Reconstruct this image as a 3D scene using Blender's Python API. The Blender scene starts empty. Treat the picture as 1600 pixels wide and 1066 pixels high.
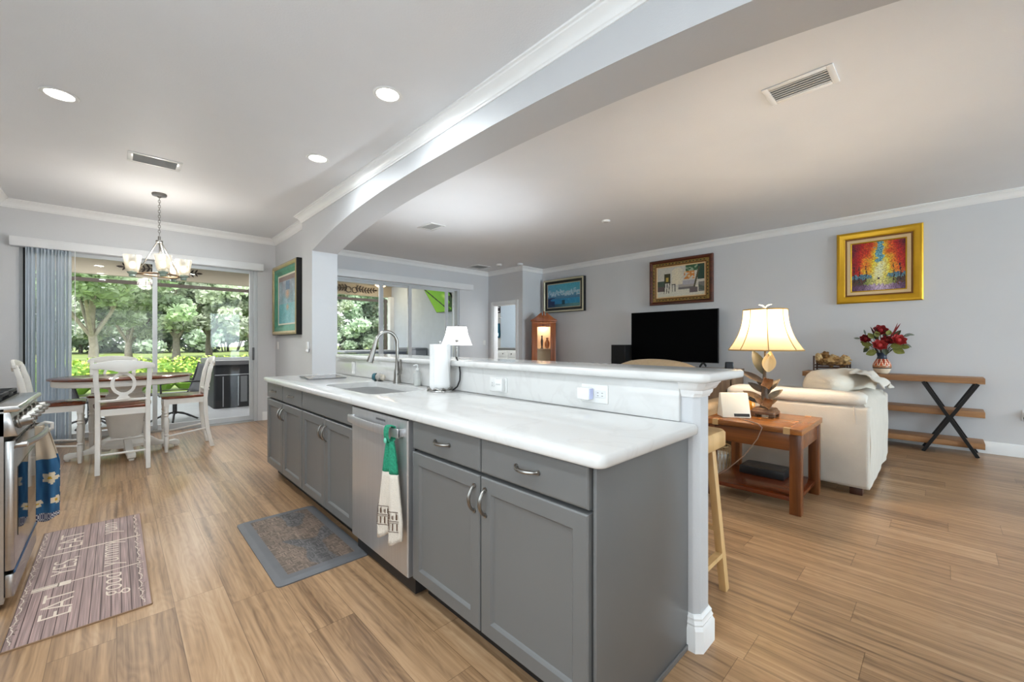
import bpy, bmesh, math, random
from mathutils import Vector, Matrix, noise as mnoise
sc = bpy.context.scene
COL = sc.collection
PI = math.pi
R = math.radians
rnd = random.Random(7)

# ---------------------------------------------------------------- camera
cam_d = bpy.data.cameras.new('camera')
cam = bpy.data.objects.new('camera', cam_d); COL.objects.link(cam)
cam.location = (0, 0, 1.2)
cam.rotation_euler = (R(90), 0, -R(43.75))
cam_d.sensor_width = 36.0
cam_d.lens = 645 / 1600 * 36
cam_d.shift_y = 2 / 1600
cam_d.clip_start = 0.05; cam_d.clip_end = 400
sc.camera = cam

# ---------------------------------------------------------------- view, world, large lights
sc.view_settings.view_transform = 'Standard'
sc.view_settings.look = 'None'
sc.view_settings.exposure = 1.38
sc.view_settings.gamma = 1.0
sc.view_settings.use_curve_mapping = False

w = bpy.data.worlds.new('overcast_sky'); sc.world = w; w.use_nodes = True
nt = w.node_tree; bg = nt.nodes['Background']
tc = nt.nodes.new('ShaderNodeTexCoord'); sx = nt.nodes.new('ShaderNodeSeparateXYZ')
cr = nt.nodes.new('ShaderNodeValToRGB')
nt.links.new(tc.outputs['Generated'], sx.inputs[0]); nt.links.new(sx.outputs['Z'], cr.inputs[0])
cr.color_ramp.elements[0].position = 0.0; cr.color_ramp.elements[0].color = (0.80, 0.84, 0.86, 1)
cr.color_ramp.elements[1].position = 0.6; cr.color_ramp.elements[1].color = (0.86, 0.93, 1.0, 1)
nt.links.new(cr.outputs[0], bg.inputs['Color']); bg.inputs['Strength'].default_value = 1.05

def area(name, loc, rot, sx_, sy_, power, color=(1, 1, 1), shape='RECTANGLE', parent=None, spread=180):
    l = bpy.data.lights.new(name, 'AREA'); l.shape = shape; l.size = sx_
    if shape in ('RECTANGLE', 'ELLIPSE'): l.size_y = sy_
    l.energy = power; l.color = color; l.spread = R(spread)
    o = bpy.data.objects.new(name, l); COL.objects.link(o); o.location = loc; o.rotation_euler = rot
    if parent: o.parent = parent
    return o
sun_d = bpy.data.lights.new('hazy_sun', 'SUN'); sun_d.energy = 2.6; sun_d.angle = R(35); sun_d.color = (1, .97, .9)
sun = bpy.data.objects.new('hazy_sun', sun_d); COL.objects.link(sun); sun.location = (0, -4, 12); sun.rotation_euler = (R(32), R(-14), 0)
# added fill lights at the unseen rear openings, behind the camera
area('rear_fill_light', (0.4, -8.2, 1.5), (R(90), 0, 0), 2.0, 2.0, 14, (.78, .91, 1))
area('rear_fill_light', (4.4, -8.2, 1.5), (R(90), 0, 0), 4.0, 2.0, 185, (.70, .88, 1))
# added fill light at the range wall, out of view beside the camera
area('kitchen_fill_light', (-.90, .2, 1.65), (R(90), 0, -R(90)), 2.6, 1.5, 18, (.80, .92, 1))

# ---------------------------------------------------------------- materials
def lin(c):
    def f(v):
        v = v / 255.0
        return v / 12.92 if v <= 0.04045 else ((v + 0.055) / 1.055) ** 2.4
    return (f(c[0]), f(c[1]), f(c[2]), 1.0)
MC = {}
def P(name, rgb, rough=.5, metal=0.0, var=.04, scale=8.0, bump=0.0, bscale=60.0, stretch=None, coat=0.0, emit=None, es=0.0, spec=.5, rgb2=None, trans=0.0):
    """procedural principled material: noise drives a small colour variation and an optional bump"""
    if name in MC: return MC[name]
    m = bpy.data.materials.new(name); m.use_nodes = True
    t = m.node_tree; b = t.nodes['Principled BSDF']
    tcn = t.nodes.new('ShaderNodeTexCoord'); mp = t.nodes.new('ShaderNodeMapping')
    t.links.new(tcn.outputs['Object'], mp.inputs['Vector'])
    if stretch: mp.inputs['Scale'].default_value = stretch
    n = t.nodes.new('ShaderNodeTexNoise'); n.inputs['Scale'].default_value = scale; n.inputs['Detail'].default_value = 4
    t.links.new(mp.outputs[0], n.inputs['Vector'])
    c1 = lin(rgb)
    if rgb2: c2 = lin(rgb2); c0 = c1
    else:
        c0 = tuple(v * (1 - var) for v in c1[:3]) + (1,); c2 = tuple(min(1, v * (1 + var)) for v in c1[:3]) + (1,)
    ramp = t.nodes.new('ShaderNodeValToRGB')
    ramp.color_ramp.elements[0].position = .3; ramp.color_ramp.elements[0].color = c0
    ramp.color_ramp.elements[1].position = .7; ramp.color_ramp.elements[1].color = c2
    t.links.new(n.outputs['Fac'], ramp.inputs[0]); t.links.new(ramp.outputs[0], b.inputs['Base Color'])
    b.inputs['Roughness'].default_value = rough; b.inputs['Metallic'].default_value = metal
    b.inputs['Specular IOR Level'].default_value = spec
    if coat: b.inputs['Coat Weight'].default_value = coat; b.inputs['Coat Roughness'].default_value = .1
    if trans: b.inputs['Transmission Weight'].default_value = trans
    if emit: b.inputs['Emission Color'].default_value = lin(emit); b.inputs['Emission Strength'].default_value = es
    if bump:
        n2 = t.nodes.new('ShaderNodeTexNoise'); n2.inputs['Scale'].default_value = bscale; n2.inputs['Detail'].default_value = 3
        t.links.new(mp.outputs[0], n2.inputs['Vector'])
        bp = t.nodes.new('ShaderNodeBump'); bp.inputs['Strength'].default_value = bump; bp.inputs['Distance'].default_value = .01
        t.links.new(n2.outputs['Fac'], bp.inputs['Height']); t.links.new(bp.outputs[0], b.inputs['Normal'])
    MC[name] = m
    return m

def paint_mat(name, rough=.6, bump=.0, emit=0.0):
    """material whose colours are the pigment stored per face in the 'paint' attribute"""
    if name in MC: return MC[name]
    m = bpy.data.materials.new(name); m.use_nodes = True
    t = m.node_tree; b = t.nodes['Principled BSDF']
    a = t.nodes.new('ShaderNodeAttribute'); a.attribute_name = 'paint'
    t.links.new(a.outputs['Color'], b.inputs['Base Color']); b.inputs['Roughness'].default_value = rough
    if emit:
        t.links.new(a.outputs['Color'], b.inputs['Emission Color']); b.inputs['Emission Strength'].default_value = emit
    if bump:
        n2 = t.nodes.new('ShaderNodeTexNoise'); n2.inputs['Scale'].default_value = 120
        bp = t.nodes.new('ShaderNodeBump'); bp.inputs['Strength'].default_value = bump; bp.inputs['Distance'].default_value = .005
        t.links.new(n2.outputs['Fac'], bp.inputs['Height']); t.links.new(bp.outputs[0], b.inputs['Normal'])
    MC[name] = m
    return m

def glass_mat(name, refl=.06, tint=(1, 1, 1), rough=0.0):
    if name in MC: return MC[name]
    m = bpy.data.materials.new(name); m.use_nodes = True
    t = m.node_tree; t.nodes.remove(t.nodes['Principled BSDF'])
    o = t.nodes['Material Output']; tr = t.nodes.new('ShaderNodeBsdfTransparent'); gl = t.nodes.new('ShaderNodeBsdfGlossy')
    mx = t.nodes.new('ShaderNodeMixShader'); tr.inputs[0].default_value = tint + (1,); gl.inputs['Roughness'].default_value = rough
    fr = t.nodes.new('ShaderNodeFresnel'); fr.inputs['IOR'].default_value = 1.0 + refl * 5
    t.links.new(fr.outputs[0], mx.inputs[0])
    t.links.new(tr.outputs[0], mx.inputs[1]); t.links.new(gl.outputs[0], mx.inputs[2]); t.links.new(mx.outputs[0], o.inputs['Surface'])
    MC[name] = m
    return m

def translucent_mat(name, rgb, mix=.5):
    if name in MC: return MC[name]
    m = bpy.data.materials.new(name); m.use_nodes = True
    t = m.node_tree; t.nodes.remove(t.nodes['Principled BSDF']); o = t.nodes['Material Output']
    n = t.nodes.new('ShaderNodeTexNoise'); n.inputs['Scale'].default_value = 90
    mixc = t.nodes.new('ShaderNodeMix'); mixc.data_type = 'RGBA'
    c = lin(rgb); mixc.inputs['A'].default_value = tuple(v * .94 for v in c[:3]) + (1,); mixc.inputs['B'].default_value = c
    t.links.new(n.outputs['Fac'], mixc.inputs['Factor'])
    d = t.nodes.new('ShaderNodeBsdfDiffuse'); tl = t.nodes.new('ShaderNodeBsdfTranslucent'); mx = t.nodes.new('ShaderNodeMixShader')
    t.links.new(mixc.outputs['Result'], d.inputs[0]); t.links.new(mixc.outputs['Result'], tl.inputs[0]); mx.inputs[0].default_value = mix
    t.links.new(d.outputs[0], mx.inputs[1]); t.links.new(tl.outputs[0], mx.inputs[2]); t.links.new(mx.outputs[0], o.inputs['Surface'])
    MC[name] = m
    return m

def veil_mat(name, rgb, clear=.5):
    """cloudy seeded glass: part see-through, part softly scattering"""
    if name in MC: return MC[name]
    m = bpy.data.materials.new(name); m.use_nodes = True
    t = m.node_tree; t.nodes.remove(t.nodes['Principled BSDF']); o = t.nodes['Material Output']
    n = t.nodes.new('ShaderNodeTexNoise'); n.inputs['Scale'].default_value = 70
    mr = t.nodes.new('ShaderNodeMapRange'); mr.inputs['From Min'].default_value = .35; mr.inputs['From Max'].default_value = .65
    mr.inputs['To Min'].default_value = 1 - clear - .2; mr.inputs['To Max'].default_value = 1 - clear + .2
    t.links.new(n.outputs['Fac'], mr.inputs['Value'])
    tr = t.nodes.new('ShaderNodeBsdfTransparent'); tl = t.nodes.new('ShaderNodeBsdfTranslucent'); df = t.nodes.new('ShaderNodeBsdfDiffuse'); gl = t.nodes.new('ShaderNodeBsdfGlossy')
    for b in (tl, df): b.inputs[0].default_value = lin(rgb)
    gl.inputs['Roughness'].default_value = .15
    m1 = t.nodes.new('ShaderNodeMixShader'); m2 = t.nodes.new('ShaderNodeMixShader'); m3 = t.nodes.new('ShaderNodeMixShader'); m1.inputs[0].default_value = .5; m3.inputs[0].default_value = .06
    t.links.new(df.outputs[0], m1.inputs[1]); t.links.new(tl.outputs[0], m1.inputs[2])
    t.links.new(mr.outputs[0], m2.inputs[0]); t.links.new(tr.outputs[0], m2.inputs[1]); t.links.new(m1.outputs[0], m2.inputs[2])
    t.links.new(m2.outputs[0], m3.inputs[1]); t.links.new(gl.outputs[0], m3.inputs[2]); t.links.new(m3.outputs[0], o.inputs['Surface'])
    MC[name] = m
    return m

def node(t, typ, **kw):
    n = t.nodes.new(typ)
    for k, v in kw.items(): setattr(n, k, v)
    return n

def plank_mat(name, base, dark, light, pw=.19, pl=1.25, rough=.3, grain=1.0, line=.55):
    """wood planks running along world Y: brick layout, per-plank tone, long grain and cathedral figure"""
    m = bpy.data.materials.new(name); m.use_nodes = True
    t = m.node_tree; L = t.links.new; b = t.nodes['Principled BSDF']
    tcn = node(t, 'ShaderNodeTexCoord'); sp = node(t, 'ShaderNodeSeparateXYZ'); L(tcn.outputs['Object'], sp.inputs[0])
    def mth(op, a, b_=None, c=None):
        n = node(t, 'ShaderNodeMath', operation=op)
        for k, v in enumerate((a, b_, c)):
            if v is None: continue
            if isinstance(v, (int, float)): n.inputs[k].default_value = v
            else: L(v, n.inputs[k])
        return n.outputs[0]
    xr = mth('DIVIDE', sp.outputs['X'], pw); row = mth('FLOOR', xr)
    w1 = node(t, 'ShaderNodeTexWhiteNoise', noise_dimensions='1D'); L(row, w1.inputs['W'])
    yr = mth('ADD', mth('DIVIDE', sp.outputs['Y'], pl), mth('MULTIPLY', w1.outputs['Value'], 7.0)); colm = mth('FLOOR', yr)
    w2 = node(t, 'ShaderNodeTexWhiteNoise', noise_dimensions='1D'); L(mth('ADD', mth('MULTIPLY', row, 17.31), mth('MULTIPLY', colm, 3.77)), w2.inputs['W'])
    fx = mth('FRACT', xr); fy = mth('FRACT', yr)
    ex = mth('MULTIPLY', mth('MINIMUM', fx, mth('SUBTRACT', 1.0, fx)), pw); ey = mth('MULTIPLY', mth('MINIMUM', fy, mth('SUBTRACT', 1.0, fy)), pl)
    seam = mth('LESS_THAN', mth('MINIMUM', ex, ey), .0013)
    class _o: pass
    rv = _o(); rv.outputs = [w2.outputs['Value']]
    # plank-shifted coordinates
    mul = node(t, 'ShaderNodeMath', operation='MULTIPLY'); L(rv.outputs[0], mul.inputs[0]); mul.inputs[1].default_value = 37.0
    cs = node(t, 'ShaderNodeCombineXYZ'); L(sp.outputs['X'], cs.inputs['X']); L(sp.outputs['Y'], cs.inputs['Y']); L(mul.outputs[0], cs.inputs['Z'])
    mp1 = node(t, 'ShaderNodeMapping'); mp1.inputs['Scale'].default_value = (40, .9, 1); L(cs.outputs[0], mp1.inputs[0])
    g1 = node(t, 'ShaderNodeTexNoise'); g1.inputs['Scale'].default_value = 1; g1.inputs['Detail'].default_value = 6; g1.inputs['Roughness'].default_value = .62; L(mp1.outputs[0], g1.inputs['Vector'])
    mp2 = node(t, 'ShaderNodeMapping'); mp2.inputs['Scale'].default_value = (5.5, .9, 1); L(cs.outputs[0], mp2.inputs[0])
    g2 = node(t, 'ShaderNodeTexNoise'); g2.inputs['Scale'].default_value = 1; g2.inputs['Detail'].default_value = 3; L(mp2.outputs[0], g2.inputs['Vector'])
    # cathedral figure: contour lines of a stretched noise
    fm = node(t, 'ShaderNodeMath', operation='MULTIPLY'); L(g2.outputs['Fac'], fm.inputs[0]); fm.inputs[1].default_value = 24
    fr = node(t, 'ShaderNodeMath', operation='PINGPONG'); L(fm.outputs[0], fr.inputs[0]); fr.inputs[1].default_value = .5
    # blend
    a1 = node(t, 'ShaderNodeMath', operation='MULTIPLY_ADD'); L(g1.outputs['Fac'], a1.inputs[0]); a1.inputs[1].default_value = 1.3 * grain; a1.inputs[2].default_value = .5 - .65 * grain
    a2 = node(t, 'ShaderNodeMath', operation='MULTIPLY_ADD'); L(fr.outputs[0], a2.inputs[0]); a2.inputs[1].default_value = .20 * grain; L(a1.outputs[0], a2.inputs[2])
    a3 = node(t, 'ShaderNodeMath', operation='MULTIPLY_ADD'); L(rv.outputs[0], a3.inputs[0]); a3.inputs[1].default_value = .20; L(a2.outputs[0], a3.inputs[2])
    a4 = node(t, 'ShaderNodeMath', operation='MULTIPLY_ADD'); L(g2.outputs['Fac'], a4.inputs[0]); a4.inputs[1].default_value = .42; L(a3.outputs[0], a4.inputs[2])
    sub = node(t, 'ShaderNodeMath', operation='SUBTRACT'); L(a4.outputs[0], sub.inputs[0]); sub.inputs[1].default_value = .40
    ramp = node(t, 'ShaderNodeValToRGB'); L(sub.outputs[0], ramp.inputs[0])
    e = ramp.color_ramp.elements; e[0].position = .12; e[0].color = lin(dark); e[1].position = .88; e[1].color = lin(light)
    k = ramp.color_ramp.elements.new(.5); k.color = lin(base)
    mx = node(t, 'ShaderNodeMix'); mx.data_type = 'RGBA'; mx.blend_type = 'MULTIPLY'
    sc_ = node(t, 'ShaderNodeMath', operation='MULTIPLY'); L(seam, sc_.inputs[0]); sc_.inputs[1].default_value = line
    L(sc_.outputs[0], mx.inputs['Factor']); L(ramp.outputs[0], mx.inputs['A']); mx.inputs['B'].default_value = (.18, .12, .08, 1)
    L(mx.outputs['Result'], b.inputs['Base Color'])
    b.inputs['Roughness'].default_value = rough
    bp = node(t, 'ShaderNodeBump'); bp.inputs['Strength'].default_value = .12; bp.inputs['Distance'].default_value = .004
    L(sub.outputs[0], bp.inputs['Height']); L(bp.outputs[0], b.inputs['Normal'])
    return m

def grain_mat(name, rgb, dark, axis='y', scale=1.0, rough=.4, contrast=1.0):
    """furniture wood with long grain along a local axis"""
    if name in MC: return MC[name]
    m = bpy.data.materials.new(name); m.use_nodes = True
    t = m.node_tree; L = t.links.new; b = t.nodes['Principled BSDF']
    tcn = node(t, 'ShaderNodeTexCoord'); mp = node(t, 'ShaderNodeMapping'); L(tcn.outputs['Object'], mp.inputs[0])
    s = {'x': (1.5, 22, 22), 'y': (22, 1.5, 22), 'z': (22, 22, 1.5)}[axis]
    mp.inputs['Scale'].default_value = tuple(v * scale for v in s)
    n = node(t, 'ShaderNodeTexNoise'); n.inputs['Scale'].default_value = 1; n.inputs['Detail'].default_value = 6; n.inputs['Distortion'].default_value = .6
    L(mp.outputs[0], n.inputs['Vector'])
    ramp = node(t, 'ShaderNodeValToRGB'); e = ramp.color_ramp.elements
    e[0].position = .5 - .22 / contrast; e[0].color = lin(dark); e[1].position = .5 + .2 / contrast; e[1].color = lin(rgb)
    L(n.outputs['Fac'], ramp.inputs[0]); L(ramp.outputs[0], b.inputs['Base Color']); b.inputs['Roughness'].default_value = rough
    MC[name] = m
    return m

def quartz_mat():
    m = bpy.data.materials.new('white_quartz'); m.use_nodes = True
    t = m.node_tree; L = t.links.new; b = t.nodes['Principled BSDF']
    tcn = node(t, 'ShaderNodeTexCoord')
    n0 = node(t, 'ShaderNodeTexNoise'); n0.inputs['Scale'].default_value = 2.2; n0.inputs['Detail'].default_value = 6; n0.inputs['Distortion'].default_value = 1.3; L(tcn.outputs['Object'], n0.inputs['Vector'])
    d = node(t, 'ShaderNodeMath', operation='SUBTRACT'); L(n0.outputs['Fac'], d.inputs[0]); d.inputs[1].default_value = .5
    a = node(t, 'ShaderNodeMath', operation='ABSOLUTE'); L(d.outputs[0], a.inputs[0])
    n1 = node(t, 'ShaderNodeTexNoise'); n1.inputs['Scale'].default_value = 3.1; n1.inputs['Detail'].default_value = 3; L(tcn.outputs['Object'], n1.inputs['Vector'])
    ramp = node(t, 'ShaderNodeValToRGB'); e = ramp.color_ramp.elements
    e[0].position = 0; e[0].color = lin((208, 206, 203)); e[1].position = .03; e[1].color = lin((219, 218, 215)); L(a.outputs[0], ramp.inputs[0])
    mx = node(t, 'ShaderNodeMix'); mx.data_type = 'RGBA'; L(n1.outputs['Fac'], mx.inputs['Factor']); L(ramp.outputs[0], mx.inputs['A']); mx.inputs['B'].default_value = lin((223, 222, 220))
    L(mx.outputs['Result'], b.inputs['Base Color']); b.inputs['Roughness'].default_value = .12
    MC['quartz'] = m
    return m

WALL = P('grey_wall_paint', (215, 215, 216), .55, var=.01, scale=3, bump=.06, bscale=130)
WALLW = P('pale_grey_wall_paint', (203, 204, 206), .5, var=.01, scale=3, bump=.07, bscale=110)
CEIL = P('white_ceiling_paint', (232, 233, 235), .6, var=.01, scale=3, bump=.12, bscale=90)
TRIM = P('white_trim_enamel', (245, 245, 244), .25, var=.01)
FLOOR = plank_mat('oak_vinyl_planks', (174, 138, 102), (112, 84, 60), (202, 168, 132))
CAB = P('grey_cabinet_paint', (113, 113, 112), .38, var=.02, scale=4)
CABD = P('dark_toe_kick', (32, 30, 29), .6)
QUARTZ = quartz_mat()
STEEL = P('brushed_steel', (190, 189, 187), .24, 1.0, var=.05, scale=2, stretch=(1, 1, 60))
STEELD = P('satin_nickel', (150, 147, 142), .3, 1.0, var=.04)
BLACK = P('matte_black', (18, 18, 18), .5)
BLACKG = P('gloss_black', (8, 8, 9), .35, spec=.1)
CREAM = P('cream_furniture_paint', (234, 232, 226), .4, var=.03)
WHITE = P('white_plastic', (235, 235, 233), .4, var=.01)
GLASS = glass_mat('window_glass', .05)

# ---------------------------------------------------------------- geometry helpers
class M:
    """collects shapes; build() links them as one mesh object"""
    def __init__(s): s.v = []; s.f = []; s.c = []
    def add(s, vs, fs, col=None):
        o = len(s.v); s.v += [tuple(p) for p in vs]; s.f += [tuple(i + o for i in f) for f in fs]; s.c += [col] * len(fs)
        return s
    def box(s, x0, x1, y0, y1, z0, z1, col=None, mat=None):
        vs = [(x, y, z) for z in (z0, z1) for y in (y0, y1) for x in (x0, x1)]
        if mat is not None: vs = [tuple(mat @ Vector(p)) for p in vs]
        return s.add(vs, [(0, 2, 3, 1), (4, 5, 7, 6), (0, 1, 5, 4), (2, 6, 7, 3), (0, 4, 6, 2), (1, 3, 7, 5)], col)
    def loft(s, loops, cap=True, closed=True, col=None):
        n = len(loops[0]); vs = [p for l in loops for p in l]; fs = []
        for i in range(len(loops) - 1):
            for j in range(n if closed else n - 1):
                k = (j + 1) % n
                fs.append((i * n + j, i * n + k, (i + 1) * n + k, (i + 1) * n + j))
        if cap and closed: fs.append(tuple(range(n - 1, -1, -1))); fs.append(tuple((len(loops) - 1) * n + j for j in range(n)))
        return s.add(vs, fs, col)
    def lathe(s, prof, c=(0, 0, 0), seg=20, axis='z', col=None, cap=True, sq=1.0):
        loops = []
        for r, h in prof:
            l = []
            for j in range(seg):
                a = 2 * PI * j / seg; x, y = r * math.cos(a), r * math.sin(a) * sq
                p = {'z': (x, y, h), 'x': (h, x, y), 'y': (y, h, x)}[axis]
                l.append((p[0] + c[0], p[1] + c[1], p[2] + c[2]))
            loops.append(l)
        return s.loft(loops, cap, True, col)
    def tube(s, pts, r, seg=8, cap=True, col=None, flat=None):
        pts = [Vector(p) for p in pts]; n = len(pts)
        rs = r if isinstance(r, (list, tuple)) else [r] * n
        tan = [(pts[min(i + 1, n - 1)] - pts[max(i - 1, 0)]).normalized() for i in range(n)]
        up = Vector((0, 0, 1)) if abs(tan[0].z) < .9 else Vector((1, 0, 0))
        u = tan[0].cross(up).normalized(); loops = []
        for i in range(n):
            u = (u - tan[i] * u.dot(tan[i])).normalized(); v = tan[i].cross(u)
            fl = flat or 1.0
            loops.append([tuple(pts[i] + (u * math.cos(2 * PI * j / seg) + v * math.sin(2 * PI * j / seg) * fl) * rs[i]) for j in range(seg)])
        return s.loft(loops, cap, True, col)
    def bar(s, p0, p1, w, d, ref=(0, 0, 1), w1=None, d1=None):
        """rectangular bar from p0 to p1"""
        p0, p1 = Vector(p0), Vector(p1); t = (p1 - p0).normalized(); rf = Vector(ref)
        u = t.cross(rf).normalized(); v = u.cross(t)
        def lp(p, a, b): return [tuple(p + u * (a * sx_) + v * (b * sy_)) for sx_, sy_ in ((-.5, -.5), (.5, -.5), (.5, .5), (-.5, .5))]
        return s.loft([lp(p0, w, d), lp(p1, w1 or w, d1 or d)])
    def prism(s, poly, lo, hi, plane='xz', col=None):
        def mk(p, h): return {'xz': (p[0], h, p[1]), 'yz': (h, p[0], p[1]), 'xy': (p[0], p[1], h)}[plane]
        return s.loft([[mk(p, lo) for p in poly], [mk(p, hi) for p in poly]], True, True, col)
    def ell(s, c, r, seg=14, rings=8, col=None):
        loops = []
        for i in range(1, rings):
            a = PI * i / rings
            loops.append([(c[0] + r[0] * math.sin(a) * math.cos(2 * PI * j / seg), c[1] + r[1] * math.sin(a) * math.sin(2 * PI * j / seg), c[2] - r[2] * math.cos(a)) for j in range(seg)])
        return s.loft(loops, True, True, col)
    def sheet(s, fn, nu, nv, col=None):
        vs = [fn(i / nu, j / nv) for j in range(nv + 1) for i in range(nu + 1)]
        fs = []; cols = []
        for j in range(nv):
            for i in range(nu):
                a = j * (nu + 1) + i; fs.append((a, a + 1, a + nu + 2, a + nu + 1))
                cols.append(col((i + .5) / nu, (j + .5) / nv) if callable(col) else col)
        o = len(s.v); s.v += [tuple(p) for p in vs]; s.f += [tuple(i + o for i in f) for f in fs]; s.c += cols
        return s
    def shift(s, d): s.v = [(p[0] + d[0], p[1] + d[1], p[2] + d[2]) for p in s.v]; return s
    def xf(s, mat): s.v = [tuple(mat @ Vector(p)) for p in s.v]; return s
    def build(s, name, mat, parent=None, bevel=0, solid=0, sub=0, angle=38, flat=False, seg=2, label=None, fix=True):
        me = bpy.data.meshes.new(name)
        bm = bmesh.new(); vv = [bm.verts.new(p) for p in s.v]
        cl = bm.loops.layers.float_color.new('paint') if any(c is not None for c in s.c) else None
        for f, c in zip(s.f, s.c):
            try: fc = bm.faces.new([vv[i] for i in f])
            except ValueError: continue
            if cl is not None:
                q = lin(c) if c is not None else (.5, .5, .5, 1)
                for lp in fc.loops: lp[cl] = q
        if fix: bmesh.ops.recalc_face_normals(bm, faces=bm.faces)
        if bevel:
            ed = [e for e in bm.edges if len(e.link_faces) == 2 and e.calc_face_angle(0) > R(40)]
            bmesh.ops.bevel(bm, geom=ed, offset=bevel, segments=seg, profile=.5, affect='EDGES', clamp_overlap=True)
        bm.to_mesh(me); bm.free()
        me.materials.append(mat)
        if not flat:
            me.polygons.foreach_set('use_smooth', [True] * len(me.polygons)); me.set_sharp_from_angle(angle=R(angle))
        o = bpy.data.objects.new(name, me); COL.objects.link(o)
        if parent: o.parent = parent
        if solid: md = o.modifiers.new('solid', 'SOLIDIFY'); md.thickness = solid; md.offset = 0
        if sub: md = o.modifiers.new('sub', 'SUBSURF'); md.levels = sub; md.render_levels = sub
        if label: o['label'] = label
        return o

def tag(o, label, cat, group=None, kind=None):
    if label: o['label'] = label
    if cat: o['category'] = cat
    if group: o['group'] = group
    if kind: o['kind'] = kind
    return o
def thing(name, label, cat, loc=(0, 0, 0), rz=0, group=None):
    o = bpy.data.objects.new(name, None); COL.objects.link(o); o.location = loc; o.rotation_euler = (0, 0, rz); o.empty_display_size = .1
    return tag(o, label, cat, group)
def struct(o): o['kind'] = 'structure'; return o
def kids(o): return [c for c in bpy.data.objects if c.parent == o]
def dup(o, loc, rz=0, label=None, group=None):
    src = KID.setdefault(o.name, kids(o)); r = o.copy(); COL.objects.link(r); r.location = loc; r.rotation_euler = (0, 0, rz)
    if label: r['label'] = label
    if group: r['group'] = group
    for c in src:
        gk = KID.setdefault(c.name, kids(c)); d = c.copy(); COL.objects.link(d); d.parent = r
        for g in gk: h = g.copy(); COL.objects.link(h); h.parent = d
    return r
KID = {}
def sweep(path, prof, closed=False, flip=1):
    """profile (offset to the left of the path, z) swept along a plan path with mitred corners"""
    m = M(); n = len(path); loops = []
    for i in range(n):
        p = Vector((path[i][0], path[i][1]))
        a = (p - Vector(path[i - 1][:2])).normalized() if (i > 0 or closed) else None
        b = (Vector(path[(i + 1) % n][:2]) - p).normalized() if (i < n - 1 or closed) else None
        na = Vector((-a.y, a.x)) if a else None; nb = Vector((-b.y, b.x)) if b else None
        if na is None: q = nb; k = 1
        elif nb is None: q = na; k = 1
        else: q = (na + nb).normalized(); k = 1 / max(.3, q.dot(na))
        loops.append([(p.x + q.x * o * k * flip, p.y + q.y * o * k * flip, z) for o, z in prof])
    if closed: loops.append(loops[0])
    return m.loft(loops, cap=not closed)
def rrect(x0, x1, y0, y1, r, n=5):
    pts = []
    for cx, cy, a0 in ((x1 - r, y1 - r, 0), (x0 + r, y1 - r, 90), (x0 + r, y0 + r, 180), (x1 - r, y0 + r, 270)):
        for i in range(n + 1):
            a = R(a0 + 90 * i / n); pts.append((cx + r * math.cos(a), cy + r * math.sin(a)))
    return pts
def text_obj(name, s, size, mat, parent, loc, rot, ext=.001, shear=0, align='CENTER', space=1.0, thin=0.0):
    c = bpy.data.curves.new(name, 'FONT'); c.body = s; c.size = size; c.extrude = ext; c.align_x = align; c.align_y = 'CENTER'; c.shear = shear; c.space_character = space; c.offset = -thin
    o = bpy.data.objects.new(name, c); COL.objects.link(o)
    bpy.context.view_layer.update()
    me = bpy.data.meshes.new_from_object(o.evaluated_get(bpy.context.evaluated_depsgraph_get()))
    bpy.data.objects.remove(o); bpy.data.curves.remove(c)
    me.name = name; me.materials.clear(); me.materials.append(mat)
    q = bpy.data.objects.new(name, me); COL.objects.link(q); q.parent = parent; q.location = loc; q.rotation_euler = rot
    return q
# ================================================================ THE SETTING
YF = 7.243; XL = -.95; XR = 6.8; XP = 1.70; XQ = 2.0; CH = 2.8
struct(M().box(XL - .2, XR + .2, -8.6, YF + .06, -.12, 0).build('floor', FLOOR))
struct(M().box(XL - .2, XR + 3.2, -8.6, YF + 3.5, CH, CH + .15).build('ceiling', CEIL))
struct(M().box(XL - .15, XL, -8.6, YF + .15, 0, CH).build('wall_left', WALL))
struct(M().box(XR, XR + .15, -8.6, 6.133 + .0, 0, CH).build('wall_right', WALL))
# far wall with two sliding-door openings
S1 = (-.80, 1.555, 2.33); S2 = (2.36, 5.36, 2.36)
m = M()
for x0, x1, z0 in ((XL - .15, S1[0], 0), (S1[0], S1[1], S1[2]), (S1[1], S2[0], 0), (S2[0], S2[1], S2[2]), (S2[1], 6.18, 0)):
    m.box(x0, x1, YF, YF + .15, z0, CH)
struct(m.build('wall_far', WALL))
# alcove with the bedroom door
D = (6.33, 7.07, 2.04)
m = M()
for y0, y1, z0 in ((6.133, D[0], 0), (D[0], D[1], D[2]), (D[1], YF + .15, 0)):
    m.box(6.18, 6.30, y0, y1, z0, CH)
struct(m.build('wall_alcove', WALL))
struct(M().box(6.30, XR + .15, 6.133, 6.25, 0, CH).build('wall_alcove_return', WALL))
# unseen rear wall behind the camera, wide openings added to let light in
m = M()
for x0, x1, z0, z1 in ((XL, -.6, 0, CH), (-.6, 1.5, 0, .45), (-.6, 1.5, 2.4, CH), (1.5, 2.2, 0, CH), (2.2, 6.4, 0, .45), (2.2, 6.4, 2.4, CH), (6.4, XR, 0, CH)):
    m.box(x0, x1, -8.6, -8.45, z0, z1)
struct(m.build('wall_rear', WALL))
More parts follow.
